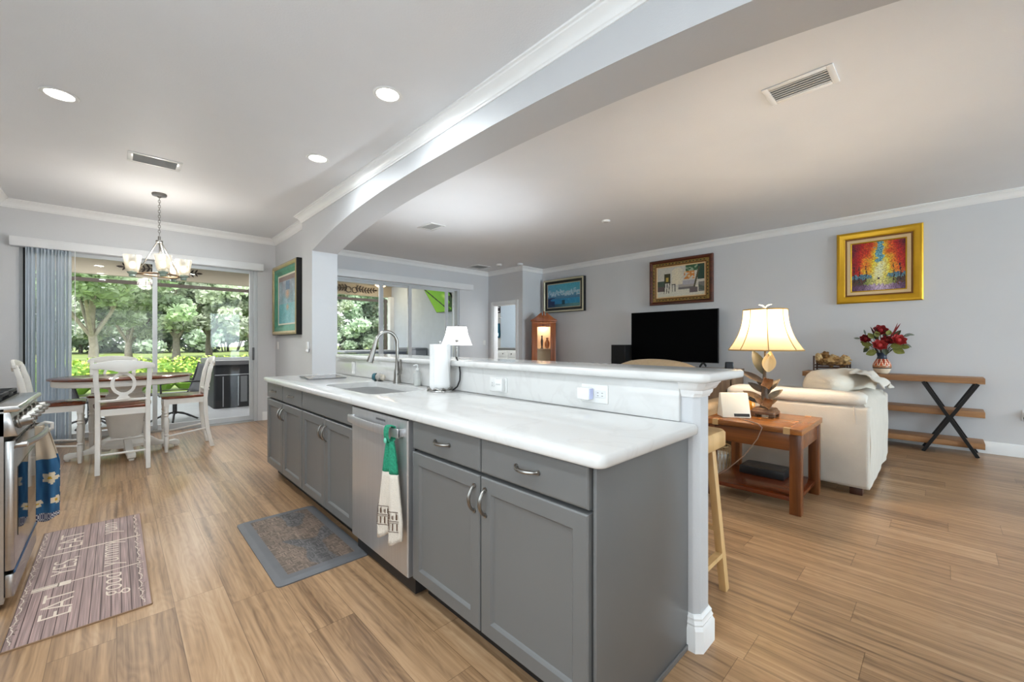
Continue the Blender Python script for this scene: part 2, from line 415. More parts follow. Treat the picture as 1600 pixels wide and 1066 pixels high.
# arch wall: pillar, arch beam, near pillar
YA, YB, YC = -.40, 5.26, 2.43
def archz(y):
    return 2.562 - .257 * abs((y - YC) / 2.83) ** 2.6
m = M()
ys = [YA + (YB - YA) * i / 60 for i in range(61)]
lo = [[(XP, y, archz(y)), (XQ, y, archz(y)), (XQ, y, CH), (XP, y, CH)] for y in ys]
m.loft(lo)
m.box(XP, XQ, YB, 5.63, 0, CH); m.box(1.80, XQ, 5.63, YF, 0, CH); m.box(XP, XQ, -8.45, YA, 0, CH)
struct(m.build('wall_arch', WALLW, angle=30))
# knee wall behind the island with white capital and base
KX0, KX1, KY0, KY1 = 1.625, 1.745, .655, 4.10
def octo(o, c=.022):
    x0, x1, y0, y1 = KX0 - o, KX1 + o, KY0 - o, KY1
    return [(x0, y1), (x0, y0 + c), (x0 + c, y0), (x1 - c, y0), (x1, y0 + c), (x1, y1)]
m = M()
m.loft([[(x, y, z) for x, y in octo(0)] for z in (0, 1.046)])
struct(m.build('wall_knee', WALLW, bevel=.004))
# base boards stop at the cabinet on the kitchen side
def octob(o, c=.022, yk=.70):
    x0, x1, y0, y1 = KX0 - o, KX1 + o, KY0 - o, KY1
    return [(x0, yk), (x0, y0 + c), (x0 + c, y0), (x1 - c, y0), (x1, y0 + c), (x1, y1), (KX1 - .02, y1), (KX1 - .02, KY0 + .05), (KX0 + .02, KY0 + .05), (KX0 + .02, yk)]
m = M(); m.loft([[(x, y, z) for x, y in octob(o)] for o, z in ((.018, 0), (.018, .085), (.012, .098), (.014, .106), (.009, .118), (.010, .126), (.003, .138))])
struct(m.build('baseboard_knee', TRIM, angle=30))
m = M(); loops = []
for o, z in ((.004, .985), (.006, .992), (.012, 1.0), (.014, 1.012), (.022, 1.018), (.03, 1.034), (.036, 1.0415), (.036, 1.046)):
    x0, x1, y0, c = KX0 - o, KX1 + o, KY0 - o, .022
    loops.append([(x, y, z) for x, y in ((x0, .721), (x0, y0 + c), (x0 + c, y0), (x1 - c, y0), (x1, y0 + c), (x1, 4.1), (KX1 - .02, 4.1), (KX1 - .02, .721))])
m.loft(loops)
struct(m.build('trim_1', TRIM, angle=30))
# crown mouldings
CP = [(0, CH - .088), (.008, CH - .088), (.012, CH - .078), (.018, CH - .073), (.022, CH - .062), (.030, CH - .048), (.046, CH - .030), (.062, CH - .022), (.066, CH - .014), (.078, CH - .010), (.080, CH), (0, CH)]
struct(sweep([(XP, -8.4), (XP, 5.63), (1.80, 5.63), (1.80, YF), (XL, YF), (XL, -8.4)], CP).build('trim_2', TRIM, angle=25))
struct(sweep([(XR, -8.4), (XR, 6.133), (6.18, 6.133), (6.18, YF), (XQ, YF), (XQ, -8.4)], CP).build('trim_3', TRIM, angle=25))
# baseboards
BP = [(0, 0), (.016, 0), (.016, .095), (.012, .106), (.012, .114), (.006, .128), (0, .13)]
struct(sweep([(XP, 5.27), (XP, 5.63), (1.80, 5.63), (1.80, YF), (S1[1] + .06, YF)], BP).build('baseboard_nook', TRIM, angle=25))
struct(sweep([(XR, -8.4), (XR, 6.133), (6.18, 6.133), (6.18, D[0] - .08)], BP).build('baseboard_right', TRIM, angle=25))
struct(sweep([(6.18, D[1] + .08), (6.18, YF), (S2[1] + .07, YF)], BP).build('baseboard_far', TRIM, angle=25))
struct(sweep([(S1[0] - .05, YF), (XL, YF), (XL, 5.0)], BP).build('baseboard_left', TRIM, angle=25))

# sliding doors: jambs, head, sill track, stiles, glass panes, handle
FR = P('white_aluminium_frame', (205, 208, 210), .4, var=.02)
def slider(name, x0, x1, zt, stiles, panes, handle_x=None):
    m = M()
    m.box(x0, x0 + .05, YF + .01, YF + .13, .0, zt); m.box(x1 - .05, x1, YF + .01, YF + .13, 0, zt)
    m.box(x0 + .05, x1 - .05, YF + .01, YF + .13, zt - .05, zt)
    root = struct(m.build(name, FR, bevel=.003))
    M().box(x0 + .05, x1 - .05, YF - .01, YF + .13, 0, .022).box(x0 + .05, x1 - .05, YF + .045, YF + .055, .022, .04).build('floor_track', P('track_aluminium', (176, 176, 174), .35, .6), root)
    for a, b, dy in stiles:
        M().box(a, b, YF + .035 + dy, YF + .07 + dy, .022, zt - .05).build('stile', FR, root, bevel=.003)
    for a, b, dy in panes:
        p = M().box(a, b, YF + .05 + dy, YF + .055 + dy, .09, zt - .09).build('glass_pane', GLASS, root)
        M().box(a, b, YF + .035 + dy, YF + .07 + dy, .023, .09).box(a, b, YF + .035 + dy, YF + .07 + dy, zt - .09, zt - .05).build('rail', FR, root)
    if name == 'window_1':
        M().box(-.772, -.752, YF - .004, YF + .034, .03, zt - .05).build('gap_shade_strip', P('gap_shade_black', (20, 22, 23), .6), root)  # black strip painted as the dark gap between jamb and blinds
    if handle_x:
        M().box(handle_x - .012, handle_x + .012, YF + .0, YF + .034, .93, 1.12).build('door_handle', P('grey_door_handle', (95, 96, 98), .4), root, bevel=.004)
    return root
slider('window_1', *S1, stiles=((-.75, -.70, .0), (.345, .395, .04), (1.455, 1.505, 0)), panes=((-.70, .345, .0), (.395, 1.455, .0)), handle_x=1.50)
slider('window_2', *S2, stiles=((2.41, 2.46, 0), (3.54, 3.60, 0), (3.60, 3.64, .035), (4.15, 4.22, 0), (5.02, 5.09, 0), (5.24, 5.28, .035)), panes=((2.46, 3.54, 0), (3.64, 4.15, .02), (4.22, 5.02, 0), (5.09, 5.24, 0)))

# bedroom door opening: casing
CAS = [(0, 0), (.07, 0), (.07, .012), (.05, .018), (.02, .02), (0, .014)]
m = M()
for y0, y1, z0, z1 in ((D[0] - .07, D[0], 0, D[2] + .07), (D[1], D[1] + .07, 0, D[2] + .07), (D[0], D[1], D[2], D[2] + .07)):
    m.box(6.162, 6.18, y0, y1, z0, z1)
m.box(6.18, 6.30, D[0], D[0] + .02, 0, D[2]); m.box(6.18, 6.30, D[1] - .02, D[1], 0, D[2]); m.box(6.18, 6.30, D[0] + .02, D[1] - .02, D[2] - .02, D[2])
struct(m.build('door_1', TRIM, bevel=.003))
# room behind the door
BW = P('bedroom_cream_wall', (214, 211, 204), .6, var=.01)
struct(M().box(9.0, 9.1, 6.25, 10.7, 0, CH).build('wall_bedroom', BW))
struct(M().box(6.3, 9.1, 10.6, 10.7, 0, CH).build('wall_bedroom_side', BW))
struct(M().box(6.3, 9.0, 6.25, 10.6, -.12, 0).build('floor_bedroom', P('bedroom_carpet', (150, 145, 138), .9, bump=.2)))

# ---------------------------------------------------------------- patio and garden
CONC = P('patio_concrete', (138, 140, 142), .55, var=.07, scale=5)
STUC = P('beige_stucco', (176, 166, 146), .8, var=.02, bump=.15, bscale=80)
STUG = P('blue_grey_stucco', (186, 194, 202), .8, var=.03, bump=.2, bscale=60)
struct(M().box(-5, 5.95, YF + .13, 13.2, -.14, -.03).build('floor_patio', CONC))
struct(M().box(-5, 5.95, YF + .15, 11.15, 2.78, 2.79).build('ceiling_patio', STUC))
struct(M().box(-5, 5.95, 11.0, 11.15, 2.486, 2.78).build('wall_patio_header', STUC))
struct(M().box(5.72, 5.95, YF + .15, 11.0, -.03, 2.78).build('wall_patio_side', STUG))
struct(M().box(5.60, 5.72, 10.85, 11.0, -.03, 2.486).build('trim_4', P('white_patio_post', (225, 227, 226), .5)))
lawn = P('lawn_grass', (98, 116, 54), .9, var=.1, scale=.35, rgb2=(122, 134, 74))
struct(M().box(-90, 120, 13.2, 150, -.3, -.06).build('ground_lawn', lawn))

l = bpy.data.lights.new('bedroom_fill_light', 'POINT'); l.energy = 45; l.color = (.95, .98, 1); l.shadow_soft_size = .2  # added fill light for the room behind the door, no fixture
o = bpy.data.objects.new('bedroom_fill_light', l); COL.objects.link(o); o.location = (7.6, 7.2, 2.5)

# frame and pane added on the solid range wall round the unseen fill light
m = M()
for y0, y1, z0, z1 in ((-1.16, -1.10, .84, 2.46), (1.50, 1.56, .84, 2.46), (-1.10, 1.50, .84, .90), (-1.10, 1.50, 2.40, 2.46), (.17, .23, .90, 2.40)):
    m.box(XL, XL + .03, y0, y1, z0, z1)
wk = struct(m.build('fill_light_frame', FR, bevel=.003))
M().box(XL, XL + .006, -1.10, 1.50, .90, 2.40).build('glass_pane', GLASS, wk)
# ================================================================ KITCHEN ISLAND
CX = 1.005; DX = .985; CB = .10; CT = .845; ISL = 'base cabinets of the island'
def pull(parent, p0, p1, out, r=.0052, name='handle', mat=STEELD):
    """arched bar pull between two posts; out = direction off the face"""
    p0, p1, o = Vector(p0), Vector(p1), Vector(out); t = (p1 - p0); m = M()
    pts = []; rs = []
    for i in range(15):
        k = i / 14; s_ = math.sin(PI * k) ** .55
        pts.append(p0 + t * k + o * (.030 * s_)); rs.append(r * (1.0 + .35 * math.sin(PI * k)))
    m.tube(pts, rs, 8)
    for p in (p0, p1):
        m.tube([p, p + o * .006], .009, 10)
    return m.build(name, mat, parent)
def shaker(parent, y0, y1, z0, z1, name='door', st=.058):
    m = M()
    def ring(a, b, x): return [(x, y0 + a, z0 + b), (x, y1 - a, z0 + b), (x, y1 - a, z1 - b), (x, y0 + a, z1 - b)]
    m.loft([ring(0, 0, CX + .0215), ring(0, 0, DX + .004), ring(.004, .004, DX), ring(st - .004, st - .004, DX), ring(st, st, DX + .003), ring(st + .006, st + .006, DX + .011), ring(st + .012, st + .012, DX + .012)])
    return m.build(name, CAB, parent, angle=20)
def slab(parent, y0, y1, z0, z1, name='drawer'):
    m = M()
    def ring(a, x): return [(x, y0 + a, z0 + a), (x, y1 - a, z0 + a), (x, y1 - a, z1 - a), (x, y0 + a, z1 - a)]
    m.loft([ring(0, CX + .0215), ring(0, DX + .006), ring(.003, DX + .002), ring(.008, DX)])
    return m.build(name, CAB, parent, angle=20)
def cabinet(label, y0, y1, end=False, drawers=2, swap=False):
    yc = (y0 + y1) / 2
    c = thing('base_cabinet', label, 'cabinet', (0, 0, 0), group=ISL)
    m = M().box(CX + .022, 1.60, y0, y1, CB, CT)
    m.build('cabinet_body', CAB, c)
    M().box(CX + .07, 1.60, y0, y1, 0.0, CB).build('toe_kick', CABD, c)
    g = .007
    zt = CT - .006; zd = .705
    if drawers == 2:
        for a, b in ((y0 + g, yc - g / 2), (yc + g / 2, y1 - g)):
            d = slab(c, a, b, zd + .006, zt); q = (a + b) / 2
            pull(d, (DX, q - .05, .778), (DX, q + .05, .778), (-1, 0, 0))
    else:
        slab(c, y0 + g, y1 - g, zd + .006, zt, 'false_drawer_front')
    for a, b, hy in ((y0 + g, yc - g / 2, yc - .032), (yc + g / 2, y1 - g, yc + .032)):
        d = shaker(c, a, b, CB + .012, zd - .008)
        pull(d, (DX, hy, .56), (DX, hy, .655), (-1, 0, 0))
    if end:
        M().box(CX - .003, 1.622, y0 - .012, y0, 0.0, CT).box(CX + .02, 1.622, y0 - .018, y0 - .012, 0, .022).build('end_panel', CAB, c, bevel=.002)
    return c
cabinet('grey two door cabinet with two drawers at the open end of the island', .705, 1.70, True)
cabinet('grey cabinet with a plain drawerless top panel under the sink', 2.352, 3.268, False, 1)
cabinet('narrower grey cabinet with two small drawers at the island end facing the patio doors', 3.272, 4.245, False)

# dishwasher
dw = thing('dishwasher', 'stainless steel dishwasher with a bowed bar handle in the island', 'dishwasher', (0, 0, 0))
M().box(CX + .005, 1.60, 1.708, 2.345, .02, CT - .003).build('tub_body', P('dark_tub', (30, 30, 31), .5), dw)
m = M()
m.loft([[(x, y, z) for y, z in ((1.716 + a, .105 + a), (2.338 - a, .105 + a), (2.338 - a, .836 - a), (1.716 + a, .836 - a))] for x, a in ((CX + .005, 0), (.978, 0), (.972, .004), (.970, .010))])
DWS = P('stainless_door', (206, 206, 207), .33, .75, var=.05, scale=2, stretch=(1, 60, 1))
m.build('door', DWS, dw, angle=25)
M().box(.974, .979, 1.716, 2.338, .836, .842).build('control_edge', BLACK, dw)
M().box(.9685, .9705, 1.93, 2.03, .802, .812).build('badge', P('grey_badge', (140, 140, 142), .3, .8), dw)
hz = .775; m = M(); lo = []
for i in range(21):
    k = i / 20; y = 1.745 + .575 * k; x = .925 + .018 * (2 * k - 1) ** 2 - .004
    lo.append([(x, y, hz - .021), (x + .012, y, hz - .021), (x + .012, y, hz + .021), (x, y, hz + .021)])
m.loft(lo)
for y in (1.745, 2.30):
    m.box(.938, .972, y, y + .022, hz - .018, hz + .018)
m.build('handle', DWS, dw, bevel=.003)

# towel hanging on the dishwasher handle
tw = thing('hanging_towel', 'green topped cream kitchen towel buttoned round the dishwasher handle', 'towel', (0, 0, 0))
TG = P('green_crochet', (44, 150, 116), .95, var=.25, scale=120, bump=.6, bscale=220)
TC = P('cream_terry', (226, 216, 202), .95, var=.05, scale=160, bump=.4, bscale=260)
y0 = 1.80
m = M()
pts = [(.915, y0, .735), (.907, y0, .76), (.907, y0, .785), (.912, y0, .803), (.925, y0, .807), (.944, y0, .803), (.948, y0, .77), (.942, y0, .74), (.925, y0, .728)]
m.loft([[(p[0], y0 - .022, p[2]), (p[0], y0 + .022, p[2]), (p[0] + .003, y0 + .022, p[2] + .003), (p[0] + .003, y0 - .022, p[2] + .003)] for p in pts])
m.build('strap', TG, tw)
M().lathe([(.013, 0), (.013, .004), (.010, .006), (.0, .006)], seg=14).xf(Matrix.Translation((.905, y0 - .002, .742)) @ Matrix.Rotation(-PI / 2, 4, 'Y')).build('button', P('mint_button', (120, 205, 180), .3), tw)
def towel_pt(u, z, ztop, zbot, wt, wb, yc, x0, d=.02, slant=.004):
    k = (ztop - z) / (ztop - zbot); wd = wt + (wb - wt) * min(1, k * 1.25) ** .8
    yy = yc + (u - .5) * wd + slant * k
    x = x0 + d * math.cos(u * 4 * PI) * (.35 + .65 * k) * .8 - .012 * k
    return (x, yy, z)
zb = .285
def tws(z0, z1):
    def f(u, v):
        z = z0 + (z1 - z0) * v
        p = towel_pt(u, z, .74, zb, .05, .225, y0, .928)
        dz = .014 * math.cos(u * 4 * PI) * max(0, (.45 - z) / (.45 - zb))
        return (p[0], p[1], p[2] + dz)
    return f
M().sheet(tws(.735, .59), 16, 8).build('crochet_top', TG, tw, solid=.012)
M().sheet(tws(.59, zb), 16, 14).build('terry_body', TC, tw, solid=.010)
PR = P('brown_print', (92, 66, 48), .9)
m = M()
def tp(u, z, w, h):
    p = towel_pt(u, z, .74, zb, .05, .225, y0, .928); q = towel_pt(u + w, z, .74, zb, .05, .225, y0, .928)
    e = -.0105
    m.add([(p[0] + e, p[1], z), (q[0] + e, q[1], z), (q[0] + e, q[1], z + h), (p[0] + e, p[1], z + h)], [(0, 1, 2, 3)])
for i in range(24):
    u = .05 + i * .037
    tp(u, .425, .036, .003); tp(u, .385, .036, .003); tp(u, .338, .036, .003); tp(u, .378, .036, .002)
for i in range(12):
    u = .07 + i * .073
    tp(u, .345, .02, .032)
    if i % 2 == 0: tp(u, .393, .03, .024); tp(u + .008, .416, .014, .007)
    else: tp(u, .393, .012, .02); tp(u + .02, .397, .012, .014)
m.build('printed_border', PR, tw, flat=True, fix=False)

# countertop with sink cut-out
m = M()
def ctl(o, z): return [(x, y, z) for x, y in rrect(.955 + o, 1.624 - o, .645 + o, 4.262 - o, .034 - o, 6)]
def cti(z): return [(x, y, z) for x, y in rrect(1.10, 1.50, 2.36, 3.16, .07, 6)]
m.loft([cti(.846), ctl(.010, .846), ctl(.003, .849), ctl(0, .856), ctl(0, .874), ctl(.003, .881), ctl(.011, .886), cti(.886), cti(.846)], cap=False)
ct = m.build('countertop', QUARTZ, angle=50)
tag(ct, 'long white quartz countertop of the island with rounded edges', 'countertop')
sk = thing('sink', 'stainless undermount kitchen sink set into the white island counter', 'sink', (0, 0, 0))
def rl(o, z, r=.07): return [(x, y, z) for x, y in rrect(1.10 - o, 1.50 + o, 2.36 - o, 3.16 + o, r + o, 6)]
m = M(); m.loft([rl(.012, .845), rl(.001, .845), rl(0, .838), rl(-.004, .72), rl(-.03, .683, .06), rl(-.10, .678, .04)], cap=False)
m.add(rl(-.10, .678, .04), [tuple(range(24))])
m.build('basin', STEEL, sk, solid=.002)
M().lathe([(.042, .679), (.042, .683), (.03, .682), (.028, .676), (0, .676)], (1.33, 2.76, 0), 20).build('drain', STEELD, sk)

# backsplash and bar top
bs = M().box(1.604, 1.624, .722, 4.262, .8865, 1.0455).build('backsplash', QUARTZ, bevel=.002)
tag(bs, 'low quartz backsplash between the counter and the raised bar', 'backsplash')
bt = M().prism(rrect(1.555, 1.985, .595, 4.16, .035, 5), 1.0465, 1.082, 'xy').build('raised_counter', QUARTZ, bevel=.013, seg=3)
tag(bt, 'raised white quartz bar top on the knee wall', 'bar top')

# faucet
fc = thing('kitchen_faucet', 'brushed nickel gooseneck faucet with side lever by the sink', 'faucet', (1.555, 2.90, .886))
M().lathe([(.030, 0), (.030, .012), (.026, .03), (.024, .07), (.022, .10), (.016, .115), (.0125, .16)], seg=18).build('base', STEELD, fc)
pts = []; rs = []
for z in (.10, .18, .27): pts.append((0, 0, z)); rs.append(.0125)
for i in range(1, 13):
    a = PI * i / 12 * .90; pts.append((-.085 + .085 * math.cos(a), .005 * i / 12, .30 + .095 * math.sin(a))); rs.append(.0125)
M().tube(pts, rs, 12).build('spout', STEELD, fc)
a = Vector(pts[-1]); b = Vector((-.215, .01, .165)); c_ = a + (b - a) * .62
M().tube([a, a + (b - a) * .15, a + (b - a) * .4, a + (b - a) * .9, b], [.0125, .016, .017, .023, .024], 14).build('spray_head', STEELD, fc)
M().tube([(.0, -.015, .07), (.0, -.045, .085), (.0, -.058, .105), (0, -.056, .14), (0, -.062, .185)], [.012, .014, .011, .009, .011], 10).build('lever', STEELD, fc)

# soap bottle
so = thing('soap_bottle', 'small clear pump soap bottle standing behind the sink', 'soap bottle', (1.565, 2.62, .886))
M().lathe([(.026, 0), (.028, .006), (.028, .085), (.022, .100), (.010, .108), (.010, .118)], seg=18).build('bottle', veil_mat('clear_bottle', (225, 228, 226), .55), so)
M().lathe([(.024, .004), (.024, .05), (0, .05)], seg=14).build('liquid', P('clear_soap', (222, 222, 218), .2), so)
M().lathe([(.012, .112), (.012, .126), (.005, .128), (.005, .15), (.0, .15)], seg=12).tube([(0, 0, .148), (-.012, 0, .152), (-.034, 0, .147)], [.006, .006, .004], 8).build('pump', WHITE, so)

# sponge holder (small ceramic snail-shaped)
sp = thing('sponge_holder', 'small ceramic scrubber holder with a teal front beside the faucet', 'sponge holder', (1.535, 3.17, .886))
M().ell((0, -.012, .034), (.034, .036, .031), 16, 10).build('shell', P('grey_glaze', (168, 162, 154), .25, var=.2, scale=30), sp)
M().lathe([(.030, -.006), (.030, .012), (.027, .02), (0, .02)], (0, 0, 0), 18, 'y').xf(Matrix.Translation((-.012, .0, .034)) @ Matrix.Rotation(R(40), 4, 'Z')).shift((-.008, .012, 0)).build('teal_face', P('teal_scrubber', (42, 92, 104), .5, var=.3, scale=50), sp)
M().ell((.014, -.045, .03), (.022, .022, .026), 12, 8).ell((.0, -.052, .046), (.010, .010, .012), 10, 6).build('head', P('cream_glaze', (206, 196, 180), .3), sp)
for x, y in ((-.02, .012), (.0, -.005), (.012, -.03), (-.012, -.045)):
    M().lathe([(.010, 0), (.010, .010), (0, .010)], (x, y, 0), 10).build('foot', P('dark_feet', (52, 50, 48), .5), sp)

# cutting board with printed glass
tb = thing('glass_cutting_board', 'dark patterned glass board lying at the far end of the counter', 'cutting board', (1.33, 3.84, .886), R(-8))
def boardcol(u, v):
    n = mnoise.noise(Vector((u * 5, v * 4, 3))) + .5 * mnoise.noise(Vector((u * 13, v * 11, 1)))
    return (70, 70, 72) if n < -.1 else ((110, 108, 106) if n < .25 else (196, 186, 172))
M().prism(rrect(-.16, .16, -.2, .2, .02, 3), 0.0, .006, 'xy').build('board', P('grey_glass_board', (96, 96, 98), .15), tb, bevel=.002)
M().sheet(lambda u, v: (-.14 + .28 * u, -.18 + .36 * v, .0066), 22, 28, boardcol).build('print', paint_mat('board_print', .15), tb, fix=False)
for x in (-.13, .13):
    for y in (-.17, .17): M().lathe([(.006, -.0005), (.006, .0)], (x, y, 0), 8).build('rubber_foot', BLACK, tb)

# paper towel holder
ph = thing('paper_towel_holder', 'chrome paper towel stand with a full white roll', 'paper towel holder', (1.50, 2.235, .886))
M().lathe([(.082, 0), (.085, .004), (.083, .010), (.02, .012), (0, .012)], seg=28).tube([(0, 0, .0), (0, 0, .315)], .006, 8).lathe([(.0, .312), (.012, .314), (.012, .320), (0, .326)], seg=10).build('stand', STEEL, ph)
pts = [(.055, -.062, .008), (.075, -.083, .03), (.086, -.094, .07), (.088, -.096, .12), (.084, -.092, .17), (.07, -.078, .22)]
M().tube(pts, .005, 8).build('tension_arm', BLACK, ph)
PAP = P('white_paper', (238, 238, 237), .9, var=.01, bump=.2, bscale=90)
m = M(); m.lathe([(.020, .014), (.066, .014), (.066, .302), (.020, .302)], seg=36)
m.build('paper_roll', PAP, ph)
def flap(u, v):
    z = .014 + .288 * v; a = R(200 + 95 * u - 22 * v * u); rr = .0675 + .006 * u
    return (rr * math.cos(a), rr * math.sin(a), z)
M().sheet(flap, 14, 8).build('loose_sheet', PAP, ph, solid=.0015)
M().tube([(.078 * math.cos(2 * PI * j / 40), .078 * math.sin(2 * PI * j / 40), .017 + .006 * math.cos(10 * 2 * PI * j / 40)) for j in range(41)], .0055, 7).build('scroll_edging', STEELD, ph)

# outlets on the backsplash
OUT = 'outlet plates on the backsplash'
def outlet(label, yc, zc, plug=False):
    o = thing('outlet_plate', label, 'electrical outlet', (1.604, yc, zc), group=OUT)
    M().box(-.007, 0, -.073, .073, -.042, .042).build('plate', WHITE, o, bevel=.003)
    for dy in (-.034, .034):
        M().box(-.010, -.006, dy - .028, dy + .028, -.017, .017).build('socket', P('socket_face', (228, 228, 226), .3), o, bevel=.003)
        m = M()
        for q in (-.012, .012):
            m.box(-.0106, -.0098, dy + q - .004, dy + q + .004, -.008, -.006).box(-.0106, -.0098, dy + q - .004, dy + q + .004, .005, .007)
        m.build('slots', BLACK, o)
    return o
outlet('double outlet plate on the backsplash beside the paper towel roll', 1.786, .955)
outlet('outlet plate with a white plug-in device, nearest the open end of the bar', 1.118, .962)
o = thing('outlet_plate', 'small single outlet plate on the backsplash beyond the sink', 'electrical outlet', (1.604, 3.82, .962), group=OUT)
M().box(-.007, 0, -.036, .036, -.058, .055).build('plate', WHITE, o, bevel=.003)
M().box(-.010, -.006, -.017, .017, -.033, .033).build('socket', P('socket_face', (228, 228, 226), .3), o, bevel=.002)
pg = thing('plug_in_device', 'white box plugged into the backsplash outlet with a blue lit edge', 'plug-in device', (1.594, 1.155, .962))
M().box(-.036, 0, -.034, .034, -.028, .028).build('shell', WHITE, pg, bevel=.006)
M().box(-.030, -.004, -.0362, -.0335, -.024, .024).build('light_edge', P('blue_glow', (196, 202, 232), .3, emit=(150, 165, 240), es=.03), pg)
ad = thing('power_adapter', 'square white adapter plugged beside the paper towel outlet', 'power adapter', (1.5935, 1.754, .958))
M().box(-.026, 0, -.032, .030, -.036, .036).build('shell', WHITE, ad, bevel=.005)
M().box(-.0272, -.0258, -.020, .018, -.002, .006).build('groove', P('adapter_groove', (205, 205, 203), .4), ad)

# ================================================================ FLOOR MATS
mt = thing('kitchen_mat', 'brown woven look anti-fatigue mat with grey border in front of the sink', 'mat', (.80, 2.715, 0))
m = M(); q = lambda o, z: [(x, y, z) for x, y in rrect(-.225 - o, .225 + o, -.465 - o, .465 + o, .025, 4)]
m.loft([q(.012, 0), q(.012, .006), q(-.012, .018), q(-.02, .018)])
m.build('border', P('slate_vinyl', (104, 104, 106), .55, var=.06), mt)
WR = [rnd.random() for _ in range(400)]
def weave(u, v):
    i_, j_ = int(u * 60), int(v * 130)
    a_ = WR[(i_ * 7 + (j_ // 9) * 31) % 400]; b_ = WR[(j_ * 5 + (i_ // 7) * 17 + 90) % 400]; k = mnoise.noise(Vector((u * 2.5, v * 4, 0)))
    q = 74 + 44 * (a_ if (i_ // 5 + j_ // 8) % 2 else b_) + 16 * k + 8 * rnd.random()
    return (q * 1.14, q * .98, q * .86) if k > -.15 else (q * 1.0, q * .96, q * .95)
M().sheet(lambda u, v: (-.172 + .344 * u, -.412 + .824 * v, .0186), 60, 130, weave).build('woven_panel', paint_mat('woven_vinyl', .6), mt, fix=False)

mx_, my_ = -.105, 3.19
em = thing('printed_mat', 'wooden plank print kitchen mat with white eat and yum lettering by the range', 'mat', (mx_, my_, 0))
M().prism(rrect(-.225, .225, -.69, .69, .012, 3), 0, .006, 'xy').build('backing', P('mat_backing', (150, 120, 92), .8), em)
def platecol(u, v):
    pl = int(u * 13); fr_ = u * 13 - pl
    if fr_ < .07: return (78, 58, 54)
    t_ = mnoise.noise(Vector((pl * 7.3, 2.1, 0)))
    g = mnoise.noise(Vector((u * 90, v * 5, pl))) * .6 + mnoise.noise(Vector((u * 210, v * 9, 5))) * .5
    b = 150 + 22 * t_ + 52 * g
    return (b * 1.05, b * .88, b * .84)
M().sheet(lambda u, v: (-.22 + .44 * u, -.685 + 1.37 * v, .0064), 130, 60, platecol).build('plank_print', paint_mat('plank_print', .55), em, fix=False)
LET = P('cream_lettering', (226, 208, 190), .6)
def line(nm, pts, wd):
    m = M()
    for (a, b) in zip(pts[:-1], pts[1:]):
        a, b = Vector((a[0], a[1], 0)), Vector((b[0], b[1], 0)); n_ = (b - a).normalized().cross(Vector((0, 0, 1))) * wd
        m.add([tuple(a - n_ + Vector((0, 0, .0070))), tuple(b - n_ + Vector((0, 0, .0070))), tuple(b + n_ + Vector((0, 0, .0070))), tuple(a + n_ + Vector((0, 0, .0070)))], [(0, 1, 2, 3)])
    return m.build(nm, LET, em, flat=True, fix=False)
# words read from the cook's side: up = away from the range (-X), baseline along Y
RZ = -PI / 2
def word(s, x, y, size, shear=0):
    return text_obj('lettering', s, size, LET, em, (x, y, .0068), (0, 0, R(-90) + PI), .0004, shear, thin=size * .012)
word('EAT', -.085, -.40, .15); word('good', .085, -.36, .13, .3)
word('YES,', -.09, .04, .13, .2); word('yummy', .075, .06, .13, .3)
word('EAT', -.085, .44, .15); word('yum', .07, .50, .13, .3)
line('fork_motif', [(-.19, -.18), (.21, -.18)], .0045)
m = M()
for k in (-.018, -.006, .006, .018): m.box(-.19, -.10, -.18 + k - .0035, -.18 + k + .0035, .0068, .0072)
m.box(-.105, -.06, -.202, -.158, .0068, .0072)
m.build('fork_tines', LET, em)
line('knife_motif', [(-.19, .25), (.21, .25)], .007)
for xx in (-.205, .195):
    pts = []
    for i in range(150):
        y = -.66 + 1.32 * i / 149; pts.append((xx + .010 * math.sin(i * 1.9) * abs(math.sin(i * .09)) + .005 * math.sin(i * .6), y + .010 * math.cos(i * 1.9)))
    line('scroll_border', pts, .0017)

# ================================================================ RANGE
RX, RY0, RY1 = -.335, 2.90, 3.62
rg = thing('gas_range', 'stainless steel gas range with black grates and a bowed handle', 'range', (0, 0, 0))
M().box(-.94, RX - .03, RY0, RY1, .03, .90).build('body', STEEL, rg)
M().prism([(RX - .03, .17), (RX, .17), (RX, .755), (RX - .03, .755)], RY0 + .005, RY1 - .005, 'xz').build('oven_door', STEEL, rg, bevel=.006)
M().box(RX - .001, RX + .0025, RY0 + .09, RY1 - .09, .30, .62).build('oven_window', P('oven_glass', (14, 15, 18), .05, spec=.8), rg)
m = M()
for i in range(4): m.box(RX - .02, RX + .002, RY0 + .04 + i * .16, RY0 + .17 + i * .16, .745, .7525)
m.build('vent_slots', BLACK, rg)
M().prism([(RX - .03, .05), (RX, .05), (RX, .155), (RX - .03, .155)], RY0 + .005, RY1 - .005, 'xz').build('drawer', STEEL, rg, bevel=.006)
M().box(RX - .002, RX + .003, RY0 + .006, RY1 - .006, .158, .168).build('drawer_gap', P('blue_film', (40, 80, 120), .4), rg)
M().prism([(RX - .05, .775), (RX + .012, .775), (RX - .012, .885), (RX - .05, .885)], RY0, RY1, 'xz').build('control_panel', STEEL, rg, bevel=.004)
M().prism([(-.94, .885), (RX + .012, .885), (RX + .02, .897), (RX + .012, .912), (-.94, .912)], RY0, RY1 + .01, 'xz').build('cooktop', P('cooktop_steel', (205, 204, 201), .22, 1.0), rg, bevel=.004)
M().box(-.90, RX - .06, RY0 + .03, RY1 - .04, .9125, .918).build('burner_pan', BLACKG, rg)
m = M()
